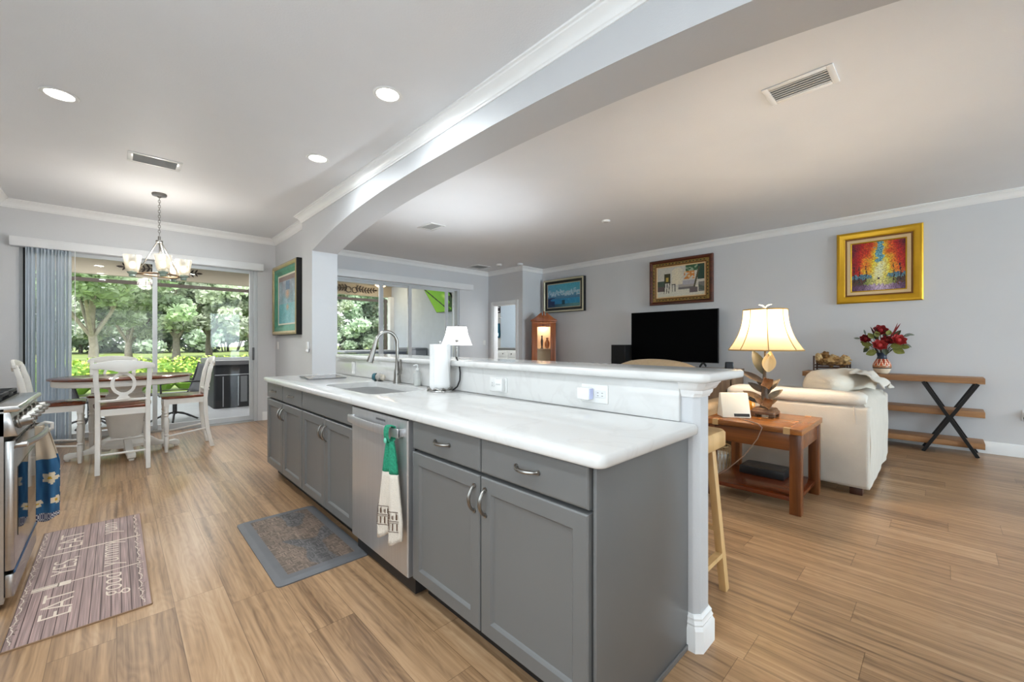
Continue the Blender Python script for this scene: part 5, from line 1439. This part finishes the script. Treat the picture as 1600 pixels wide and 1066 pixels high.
M().lathe([(.052, .243), (.050, .249), (.044, .246), (.040, .21), (0, .20)], seg=24, cap=False).build('rim', P('navy_glaze', (34, 44, 62), .3), vs_)
ROSE = P('red_silk', (140, 22, 26), .7, var=.25, scale=40); ROS2 = P('red_silk_light', (172, 46, 44), .7, var=.2, scale=40)
STEM = P('dark_stem', (50, 54, 34), .7); LFG = P('olive_silk_leaf', (120, 124, 52), .6, var=.25, scale=30); LFD = P('dark_silk_leaf', (56, 62, 34), .6, var=.2)
VB = Vector((6.60, .506, .826))
VR = Vector((0, -1, 0)); VF = Vector((-.93, -.36, 0)).normalized(); VU = Vector((0, 0, 1))
def rose(label, dx, dz, r_, fw=.05, col=None):
    o = thing('rose', label, 'flower', tuple(VB + Vector((0, 0, .21))), 0, 'silk roses in the painted vase')
    c = VR * dx + VU * (dz - .21) + VF * fw
    m = M(); ax = (VF * .8 + VU * .5 + VR * dx).normalized(); s1 = ax.cross(VU).normalized(); s2 = s1.cross(ax)
    for ring_, n_, k, op in ((1, 7, 1.0, .95), (2, 6, .74, .62), (3, 5, .5, .34)):
        for j in range(n_):
            a_ = 2 * PI * (j + ring_ * .4) / n_; d = (s1 * math.cos(a_) + s2 * math.sin(a_))
            leaf(m, c - ax * .02 + d * r_ * .12, d * op + ax * (1 - op + .25), r_ * k * 1.05, r_ * .46 * k, ax, .45, .002, -.28)
    m.ell(tuple(c), (r_ * .4, r_ * .4, r_ * .4), 10, 6)
    m.build('bloom', ROSE if not col else ROS2, o)
    M().tube([(0, 0, -.05), tuple(c * .5 + Vector((0, 0, .02))), tuple(c - ax * .02)], .004, 6).build('stem', STEM, o)
    return o
rose('highest red rose, above the centre of the vase bouquet', -.02, .512, .072, .02)
rose('smaller dark red rose at the outer edge of the bouquet on the lamp side', .155 * -1, .415, .058, .02)
rose('big open red rose low over the vase rim in front', -.05, .335, .074, .10, 1)
rose('red rose half hidden in the middle of the bouquet', .035, .395, .062, .03)
rose('big open red rose at the bouquet edge away from the lamp', .125, .395, .074, .06, 1)
def spray(name, label, cat, parts, mat_, group):
    o = thing(name, label, cat, tuple(VB + Vector((0, 0, .21))), 0, group)
    m = M(); st_ = M()
    for dx, dz, ex, ez, ln, wd, fw in parts:
        b = VR * dx + VU * (dz - .21) + VF * fw
        st_.tube([(0, 0, -.03), tuple(b * .5 + Vector((0, 0, .01))), tuple(b)], .0028, 5)
        leaf(m, b, VR * ex + VU * ez + VF * .3, ln, wd, VF, .2, .002, .15)
    m.build('leaves', mat_, o); st_.build('stem', STEM, o)
    return o
spray('leaf_spray', 'olive leaves low on the bouquet on the lamp side', 'leaf spray', [(-.07, .27, -.8, -.35, .10, .038, .06), (-.10, .34, -.9, .1, .09, .03, .02), (-.09, .42, -.5, .6, .08, .028, .04), (-.13, .36, -1, .3, .07, .025, .0), (-.05, .44, -.3, .8, .07, .03, .05), (-.12, .31, -.9, -.4, .06, .025, .02)], LFG, 'leaf sprays in the vase')
spray('leaf_spray', 'olive leaves low on the bouquet on the side away from the lamp', 'leaf spray', [(.08, .30, .8, -.45, .11, .04, .06), (.05, .33, .9, .0, .10, .035, .08), (.04, .46, .2, .9, .06, .03, .04), (.15, .33, .9, -.2, .08, .028, .03)], LFG, 'leaf sprays in the vase')
spray('leaf_spray', 'dark leaves filling the middle of the bouquet', 'leaf spray', [(-.04, .40, -.4, .9, .10, .026, .0), (-.10, .40, -.9, .4, .10, .028, -.01), (.02, .43, .1, 1, .09, .024, .0), (.10, .44, .6, .7, .10, .024, -.01), (.0, .30, 0, -.6, .08, .03, .09), (.06, .36, .6, .5, .09, .03, .0), (-.14, .30, -.6, -.7, .06, .02, .03)], LFD, 'leaf sprays in the vase')
spray('leaf_spray', 'pale grey eucalyptus twigs at the outer edges of the bouquet', 'leaf spray', [(.19, .44, .9, .4, .07, .012, .0), (.21, .47, 1, -.2, .07, .012, 0), (.20, .36, .8, -.7, .07, .012, 0), (-.20, .42, -1, .1, .06, .012, 0), (-.15, .47, -.3, 1, .06, .01, 0)], P('grey_eucalyptus', (130, 140, 128), .7), 'leaf sprays in the vase')
spray('dried_blades', 'pair of dark red feather blades rising from the bouquet, lamp side', 'dried stems', [(-.05, .42, -.42, 1, .15, .010, .0), (-.04, .42, -.25, 1, .15, .010, .02)], P('dark_red_blade', (76, 22, 22), .7), 'dried blades in the vase')
spray('dried_blades', 'tall red feather blades rising from the bouquet, away from the lamp', 'dried stems', [(.06, .42, .55, 1, .20, .010, .0), (.07, .42, .3, 1, .19, .007, .02), (.08, .42, .8, 1, .10, .008, .02), (.10, .40, 1, .5, .10, .010, 0)], P('red_blade', (122, 26, 26), .7), 'dried blades in the vase')

# ================================================================ ROOM SEEN THROUGH THE DOOR
dr = thing('dresser', 'white dresser with dark knobs and a dark top in the room beyond the door', 'dresser', (8.2, 8.75, 0))
M().box(0, .45, -.62, .62, .08, .985).build('body', P('white_furniture', (222, 220, 212), .45), dr, bevel=.003)
M().box(-.02, .47, -.64, .64, .986, 1.012).build('top', P('dark_dresser_top', (70, 64, 60), .4), dr, bevel=.003)
for i in range(4):
    for s_ in (-1, 1):
        d = M().box(-.014, 0, min(s_ * .01, s_ * .60), max(s_ * .01, s_ * .60), .12 + i * .215, .32 + i * .215).build('drawer', P('white_furniture', (222, 220, 212)), dr, bevel=.004)
        for q in (.18, .44): M().ell((-.026, s_ * q, .22 + i * .215), (.016, .016, .016), 8, 6).build('knob', BLACK, d)
for y in (-.58, .54): M().box(.02, .43, y, y + .04, 0, .08).build('foot', P('white_furniture', (222, 220, 212)), dr)
pn = M().box(8.93, 8.97, 8.6, 9.86, 1.03, 2.5).build('window_shade', P('pale_blue_shade', (196, 208, 216), .7, var=.01))
tag(pn, 'pale blue drawn window shade above the dresser beyond the door', 'window shade')
sg_ = thing('wall_sign', 'small black sign with white lettering high on the wall beyond the door', 'sign', (9.0, 10.07, 2.30), R(-90))
M().box(-.15, .15, -.02, 0, -.15, .15).build('panel', P('black_sign', (40, 34, 36), .6), sg_, bevel=.003)
m = M(); m.box(-.09, -.06, -.023, -.0195, -.06, .10).box(-.06, .02, -.023, -.0195, .07, .10).box(-.06, 0, -.023, -.0195, .0, .03).box(.04, .10, -.023, -.0195, .02, .05).box(-.10, .10, -.023, -.0195, -.11, -.085).build('lettering', WHITE, sg_)
tb_ = thing('hanging_bag', 'teal bag with a white lower flap hanging on the wall beyond the door', 'bag', (8.97, 10.07, 1.56), R(-90))
softbox(-.14, .14, -.06, .02, -.22, .25, .025, a=.01).build('body', P('teal_cloth', (14, 84, 104), .85, var=.1), tb_, angle=60)
softbox(-.05, .13, -.085, -.055, -.17, -.06, .014, a=.008).build('flap', P('white_flap', (222, 226, 228), .8), tb_, angle=60)
hk = thing('wall_shelf', 'thin white wall shelf under the black sign beyond the door', 'shelf', (9.0, 10.0, 1.98), R(-90))
M().box(-.22, .18, -.12, 0, 0, .02).build('board', WHITE, hk)
for x in (-.15, .1): M().prism([(-.10, 0), (0, 0), (0, -.10)], x, x + .015, 'yz').build('bracket', P('grey_bracket', (150, 150, 150), .4), hk)
# ================================================================ PATIO FURNITURE AND GARDEN
DKB = P('bronze_aluminium', (58, 50, 42), .5, .3)
sc_ = thing('screen_enclosure', 'dark bronze screen enclosure frame beyond the patio roof', 'screen enclosure', (0, 0, 0))
M().box(-6, 9, 12.5, 12.55, 2.49, 2.57).build('beam', DKB, sc_)
for x in (-4.5, 2.52, 6.3): M().box(x - .035, x + .035, 12.49, 12.56, -.03, 2.6).build('post', DKB, sc_)
M().box(-6, 9, 12.5, 12.55, -.03, .02).build('bottom_rail', DKB, sc_)

tu = thing('hot_tub', 'dark panelled hot tub on the patio outside the nook door', 'hot tub', (0, 0, 0))
TBK = P('dark_tub_panel', (38, 39, 41), .45, var=.15, scale=3, spec=.15)
m = M(); m.loft([[(x, y, z) for x, y in rrect(1.285, 3.35, 9.25, 10.75, .06, 4)] for z in (-.028, .78)]); m.build('shell', TBK, tu)
m = M()
for x in (1.42, 1.66, 2.3, 2.9): m.box(x, x + .012, 9.243, 9.252, .0, .56)
m.box(1.30, 3.33, 9.243, 9.252, .585, .60)
m.build('panel_seams', P('pale_seam', (150, 152, 154), .4), tu)
for x in (1.70, 2.34): M().box(x, x + .11, 9.244, 9.251, .07, .56).build('light_panel', P('grey_tub_panel', (104, 106, 108), .4), tu)
m = M(); m.loft([[(x, y, z) for x, y in rrect(1.26 + o, 3.38 - o, 9.22 + o, 10.78 - o, .06, 4)] for o, z in ((0, .78), (0, .865), (.02, .88))]); m.build('cover', P('charcoal_cover', (84, 84, 86), .5), tu)
M().box(1.255, 3.385, 9.214, 9.219, .855, .873).build('cover_edge', P('pale_cover_edge', (206, 208, 206), .5), tu)

pc_ = thing('patio_counter', 'white sided patio counter with grey slab top seen through the living room door', 'counter', (0, 0, 0))
M().box(3.85, 5.25, 9.5, 10.3, -.03, .93).build('body', P('white_counter_side', (226, 230, 232), .5), pc_, bevel=.004)
M().box(3.75, 5.32, 9.42, 10.4, .955, 1.0).build('slab', P('grey_slab', (156, 160, 164), .4), pc_, bevel=.006)
M().box(4.05, 5.30, 9.44, 9.50, .90, .954).build('trim_band', P('slate_band', (92, 98, 112), .4), pc_)
gb = thing('storage_box', 'grey lidded storage box against the patio side wall', 'storage box', (5.53, 9.6, -.03))
M().box(-.15, .16, -.52, .42, 0, 1.04).build('body', P('grey_box', (140, 144, 150), .5), gb, bevel=.01)
M().box(-.17, .17, -.54, .44, 1.04, 1.09).build('lid', P('grey_box_lid', (124, 128, 134), .5), gb, bevel=.01)

def patio_chair(name_label, loc, rz):
    c = thing('patio_chair', name_label, 'patio chair', loc, rz, 'black sling chairs on the patio')
    BK = P('black_powder_coat', (36, 36, 38), .45, .3); SL = P('grey_sling', (62, 63, 66), .8, bump=.3, bscale=200)
    m = M(); m.sheet(lambda u, v: (-.25 + .5 * u, .24 - .48 * v, .42 - .03 * v), 4, 6); m.build('seat', SL, c, solid=.012)
    m = M(); m.sheet(lambda u, v: (-.25 + .5 * u, -.25 - .14 * v - .02 * math.sin(PI * v), .42 + .46 * v), 4, 8); m.build('backrest', SL, c, solid=.012)
    for s_ in (-1, 1):
        M().tube([(s_ * .27, .26, .42), (s_ * .27, -.22, .385), (s_ * .27, -.27, .45), (s_ * .27, -.40, .90)], .014, 8).build('side_frame', BK, c)
        M().tube([(s_ * .30, .24, .42), (s_ * .31, .25, .60), (s_ * .31, .05, .63), (s_ * .30, -.31, .61)], .014, 8).build('armrest', BK, c)
    M().lathe([(.03, .10), (.03, .36), (.09, .40), (0, .40)], seg=12).build('swivel_post', BK, c)
    m = M()
    for k in range(5):
        a_ = 2 * PI * k / 5 + .3; m.tube([(0, 0, .13), (.16 * math.cos(a_), .16 * math.sin(a_), .09), (.31 * math.cos(a_), .31 * math.sin(a_), .014)], .014, 8)
    m.build('star_base', BK, c)
    return c
patio_chair('black swivel patio chair outside the glass beside the hot tub', (.66, 8.38, -.028), R(100))
patio_chair('black swivel patio chair outside the glass behind the dining table', (-.28, 8.55, -.028), R(-60))

# metal leaf ornaments on the header wall
LEAFM = P('dark_bronze_metal', (44, 32, 26), .5, .4)
def ornament(label, x, z, W2, tilt=0):
    o = thing('wall_ornament', label, 'wall ornament', (x, 10.985, z), 0, 'metal leaf ornaments on the patio header')
    m = M()
    for s_ in (-1, 1):
        m.tube([(s_ * W2 * t_, -.012, .018 * math.sin(t_ * 7)) for t_ in [k / 12 for k in range(3, 13)]], .008, 6)
    m.build('stem', LEAFM, o)
    m = M()
    for s_ in (-1, 1):
        m.tube([(s_ * .085 + .07 * math.cos(2 * PI * k / 20), -.012, -.03 + .075 * math.sin(2 * PI * k / 20)) for k in range(19)], .009, 6)
    m.build('scrolls', LEAFM, o)
    m = M()
    for s_ in (-1, 1):
        for k in range(7):
            t_ = .20 + .76 * k / 6
            for up in (-1, 1):
                leaf(m, (s_ * W2 * t_, -.012, .018 * math.sin(t_ * 7)), (s_ * .55, -.05, up * .9), .125 - .04 * t_, .016, (0, -1, 0), .05, .006, .05)
        leaf(m, (s_ * W2, -.012, 0), (s_ * 1, 0, .05), .11, .02, (0, -1, 0), .05, .006, .05)
    m.build('leaves', LEAFM, o)
ornament('dark metal leaf ornament on the patio header behind the chandelier', .66, 2.66, .56)
ornament('dark metal leaf ornament on the patio header through the living room door', 4.55, 2.64, .62)
def plight(label, x, y):
    d = thing('recessed_light', label, 'recessed light', (x, y, 2.78), 0, 'recessed patio lights')
    M().lathe([(.085, 0), (.09, -.005), (.068, -.008), (.066, -.002)], seg=20, cap=False).build('trim_ring', WHITE, d)
    area('patio_beam', (0, 0, -.014), (0, 0, 0), .13, 0, 9, (.97, .98, 1), 'DISK', d)
    M().lathe([(.068, -.002), (0, -.003)], seg=20).build('lens', P('warm_lens', (255, 236, 200), .4, emit=(255, 226, 176), es=5), d)
plight('recessed patio ceiling light nearest the vertical blinds', -.15, 10.0)
plight('recessed patio ceiling light seen beside the chandelier', 1.08, 9.7)
for x, y in ((-.15, 8.3), (1.08, 8.1), (2.7, 8.3), (2.7, 9.9), (-1.6, 8.3), (-1.6, 9.9)):  # unseen extra lights, added to brighten the patio in place of daylight
    plight('recessed patio light added out of view under the roof to brighten the patio', x, y)
pl_ = thing('patio_ceiling_lamp', 'glowing round patio ceiling lamp seen through the living room door', 'ceiling lamp', (5.0, 10.2, 2.78))
M().lathe([(.16, 0), (.17, -.03), (.15, -.04)], seg=24, cap=False).build('base_ring', STEELD, pl_)
M().lathe([(.15, -.035), (.14, -.09), (.08, -.13), (0, -.14)], seg=24).build('diffuser', P('warm_diffuser', (255, 226, 180), .4, emit=(255, 214, 150), es=3), pl_)
l = bpy.data.lights.new('patio_glow', 'POINT'); l.energy = 5; l.color = (1, .88, .7); l.shadow_soft_size = .15
o = bpy.data.objects.new('patio_glow', l); COL.objects.link(o); o.parent = pl_; o.location = (0, 0, -.3)

# tilted screen with a bright green picture
ot = thing('outdoor_television', 'tilted wall screen showing a bright green leaf picture on the patio side wall', 'television', (5.70, 8.10, 1.92), R(-90))
def greenc(u, v):
    c = mixc((130, 186, 46), (104, 168, 40), u)
    c = mixc(c, (196, 230, 120), max(0, 1 - math.hypot(u - .72, v - .62) * 7))
    k = u - (.02 + .62 * (1 - v))
    if abs(k) < .035: c = (20, 40, 16)
    if v < .34 and u > .55 + .5 * (v - .1) and nz(u, v, 9, 3) > -.25: c = mixc((30, 60, 22), (90, 130, 40), rnd.random() * .6)
    if u > .84 and v < .62: c = (36, 60, 28)
    return c
TM = Matrix.Translation((0, -.06, 0)) @ Matrix.Rotation(R(34), 4, 'X')
m = M(); m.box(-.45, .45, 0, .04, 0, .66); m.xf(TM); m.build('bezel', BLACK, ot)
m = M(); m.sheet(lambda u, v: (-.44 + .88 * u, -.003, .012 + .636 * v), 60, 44, greenc); m.xf(TM); m.build('screen', paint_mat('lit_screen', .4, 0, .1), ot, flat=True, fix=False)
M().bar((0, -.02, .36), (0, -.24, .42), .06, .04).build('wall_arm', BLACK, ot)

# hedge
hd_r = random.Random(11)
m = M(); HG = [(176, 200, 84), (150, 182, 66), (196, 214, 108), (116, 152, 56)]
for i in range(5200):
    x = hd_r.uniform(-5.5, 6.5); a_ = hd_r.uniform(0, PI); y = 14.0 + .42 * math.cos(a_) * hd_r.uniform(.8, 1.05); z = .12 + .66 * (math.sin(a_) ** .5) * hd_r.uniform(.75, 1.08)
    s_ = hd_r.uniform(.035, .06); d1 = Vector((hd_r.uniform(-1, 1), hd_r.uniform(-1, 1), hd_r.uniform(-.4, 1))).normalized(); d2 = d1.cross(Vector((hd_r.uniform(-1, 1), hd_r.uniform(-1, 1), hd_r.uniform(-1, 1)))).normalized()
    p = Vector((x, y, z)); m.add([tuple(p - d1 * s_), tuple(p + d2 * s_ * .6), tuple(p + d1 * s_), tuple(p - d2 * s_ * .6)], [(0, 1, 2, 3)], HG[hd_r.randrange(4)])
for i in range(0, 24):
    x = -5.4 + i * .52; m.ell((x, 14.0, .32), (.34, .34, .40), 10, 6, (104, 140, 52))
h = m.build('hedge', paint_mat('hedge_leaf', .7), None, flat=True, fix=False)
tag(h, 'clipped yellow green hedge along the patio edge', 'hedge')

# trees
BARK = P('grey_bark', (150, 142, 130), .9, var=.2, scale=6, bump=.5, bscale=20)
LEAF = paint_mat('tree_leaf', .8)
t = LEAF.node_tree; tl = t.nodes.new('ShaderNodeBsdfTranslucent'); mx = t.nodes.new('ShaderNodeMixShader'); mx.inputs[0].default_value = .4
t.links.new([n for n in t.nodes if n.type == 'ATTRIBUTE'][0].outputs['Color'], tl.inputs[0])
t.links.new(t.nodes['Principled BSDF'].outputs[0], mx.inputs[1]); t.links.new(tl.outputs[0], mx.inputs[2]); t.links.new(mx.outputs[0], t.nodes['Material Output'].inputs['Surface'])
def tree_mesh(seed, cw, chh, base, tone, n=11000, leaf_s=.16, nb=44):
    r_ = random.Random(seed); m = M()
    blobs = []
    for i in range(nb):
        a_ = r_.uniform(0, 2 * PI); q = r_.random() ** .5 * cw; k = r_.random()
        z = base + chh * (.10 + .88 * k); q *= (1 - .6 * max(0, k - .35) ** 1.2)
        blobs.append((q * math.cos(a_), q * math.sin(a_), z, r_.uniform(.15, .27) * cw, r_.uniform(-.20, .16)))
    for i in range(n):
        b = blobs[r_.randrange(len(blobs))]
        d = Vector((r_.gauss(0, 1), r_.gauss(0, 1), r_.gauss(0, .8))).normalized(); rad = b[3] * r_.uniform(.60, 1.12)
        p = Vector(b[:3]) + Vector((d.x * rad, d.y * rad, d.z * rad * .8))
        s_ = leaf_s * r_.uniform(.6, 1.3)
        d1 = Vector((r_.uniform(-1, 1), r_.uniform(-1, 1), r_.uniform(-.9, .3))).normalized(); d2 = d1.cross(Vector((r_.uniform(-1, 1), r_.uniform(-1, 1), r_.uniform(-1, 1)))).normalized()
        t_ = 1 + b[4] + r_.uniform(-.16, .16)
        c = tuple(max(10, min(248, q * t_)) for q in tone)
        m.add([tuple(p - d1 * s_), tuple(p + d2 * s_ * .6), tuple(p + d1 * s_), tuple(p - d2 * s_ * .6)], [(0, 1, 2, 3)], c)
    for b in blobs: m.ell(b[:3], (b[3] * .55, b[3] * .55, b[3] * .4), 8, 5, tone)
    tr = M(); hgt = base + chh * .5
    tr.tube([(0, 0, -.1), (.06, .03, base * .5 + .2), (-.05, .0, base + .4), (.1, .1, hgt)], [.24, .18, .16, .07], 10)
    for k in range(5):
        a_ = 2 * PI * k / 5 + seed; tr.tube([(0, 0, base * .75 + .2), (cw * .2 * math.cos(a_), cw * .2 * math.sin(a_), base + 1.0), (cw * .4 * math.cos(a_), cw * .4 * math.sin(a_), base + chh * .34)], [.10, .08, .04], 7)
    return m, tr
PRO = {}
def tree(kind, x, y, label, s_=1.0, rz=0):
    o = thing('oak_tree', label, 'tree', (x, y, -.06), rz, 'trees across the lawn')
    if kind not in PRO:
        m, tr = tree_mesh(*kind)
        PRO[kind] = (m.build('crown', LEAF, o, flat=True, fix=False), tr.build('trunk', BARK, o))
    else:
        for src in PRO[kind]: c = src.copy(); COL.objects.link(c); c.parent = o
    o.scale = (s_, s_, s_)
    return o
KA = (1, 3.4, 6.6, 1.5, (190, 204, 176)); KB = (2, 3.7, 7.6, 1.7, (176, 194, 160)); KC = (3, 3.2, 6.0, 1.2, (200, 210, 190)); KD = (4, 6.5, 13.0, -1.0, (182, 198, 178), 12000, .34)  # leaf tones paled to put distance haze into the colour
tree(KB, -.9, 30, 'nearest broad oak, partly behind the vertical blinds')
tree(KC, .6, 38, 'pale oak standing behind the nearest broad oak', 1.0, 2)
tree(KA, 3.0, 37, 'pale green oak showing above the dining table, range side of the door mullion', 1.1, 1)
tree(KB, 5.4, 41, 'pale mossy oak just beyond the nook door mullion', 1.1, 2)
tree(KC, 7.4, 36, 'feathery grey green oak above the patio chair', 1.15, 4)
tree(KA, 9.9, 40, 'darker oak with a thick clear trunk above the hot tub', 1.15, 3)
tree(KC, 12.3, 42, 'smaller oak with several trunks near the nook door jamb', 1.05, .5)
tree(KA, 14.6, 44, 'mid green oak cut by the nook door jamb', 1.05, 4)
tree(KB, 21.5, 31, 'round pale oak seen through the living room door, trunk above the counter', 1.0, 2.5)
tree(KA, 30.0, 40, 'grey green oak seen through the second pane of the living room door', 1.15, 5)
tree(KC, 25.6, 42, 'small oak between the two larger oaks seen through the living room door', 1.05, 1.4)
i = 0
for x, y, s_ in ((-10, 66, 1.0), (-3, 68, 1.05), (4, 67, 1.0), (11, 68, 1.05), (18, 67, 1.0), (25, 68, 1.05), (32, 66, 1.0), (40, 66, 1.05), (48, 64, 1.0), (57, 62, 1.05), (67, 60, 1.05)):
    tree(KD, x, y, 'tall hazy oak in the dense row closing off the far lawn', s_, i * 1.3); i += 1
hs = thing('house', 'small distant orange walled house past the trees', 'house', (36.5, 45, -.06))
M().box(-3, 3, -2, 2, 0, 2.6).build('wall', P('orange_stucco', (214, 164, 110), .8), hs)
M().prism([(-3.4, 2.6), (3.4, 2.6), (0, 4.2)], -2.3, 2.3, 'xz').build('roof', P('grey_roof', (120, 112, 106), .8), hs)
yd = thing('yard_spinner', 'pink round yard ornament on a post out on the lawn', 'yard ornament', (13.9, 19.2, -.06))
M().tube([(0, 0, 0), (0, 0, 1.2)], .02, 8).build('post', BARK, yd)
M().lathe([(.0, -.02), (.22, -.015), (.22, .015), (0, .02)], (0, 0, 1.22), 20, 'y').build('disc', P('pink_disc', (206, 128, 142), .5, var=.3, scale=12), yd)
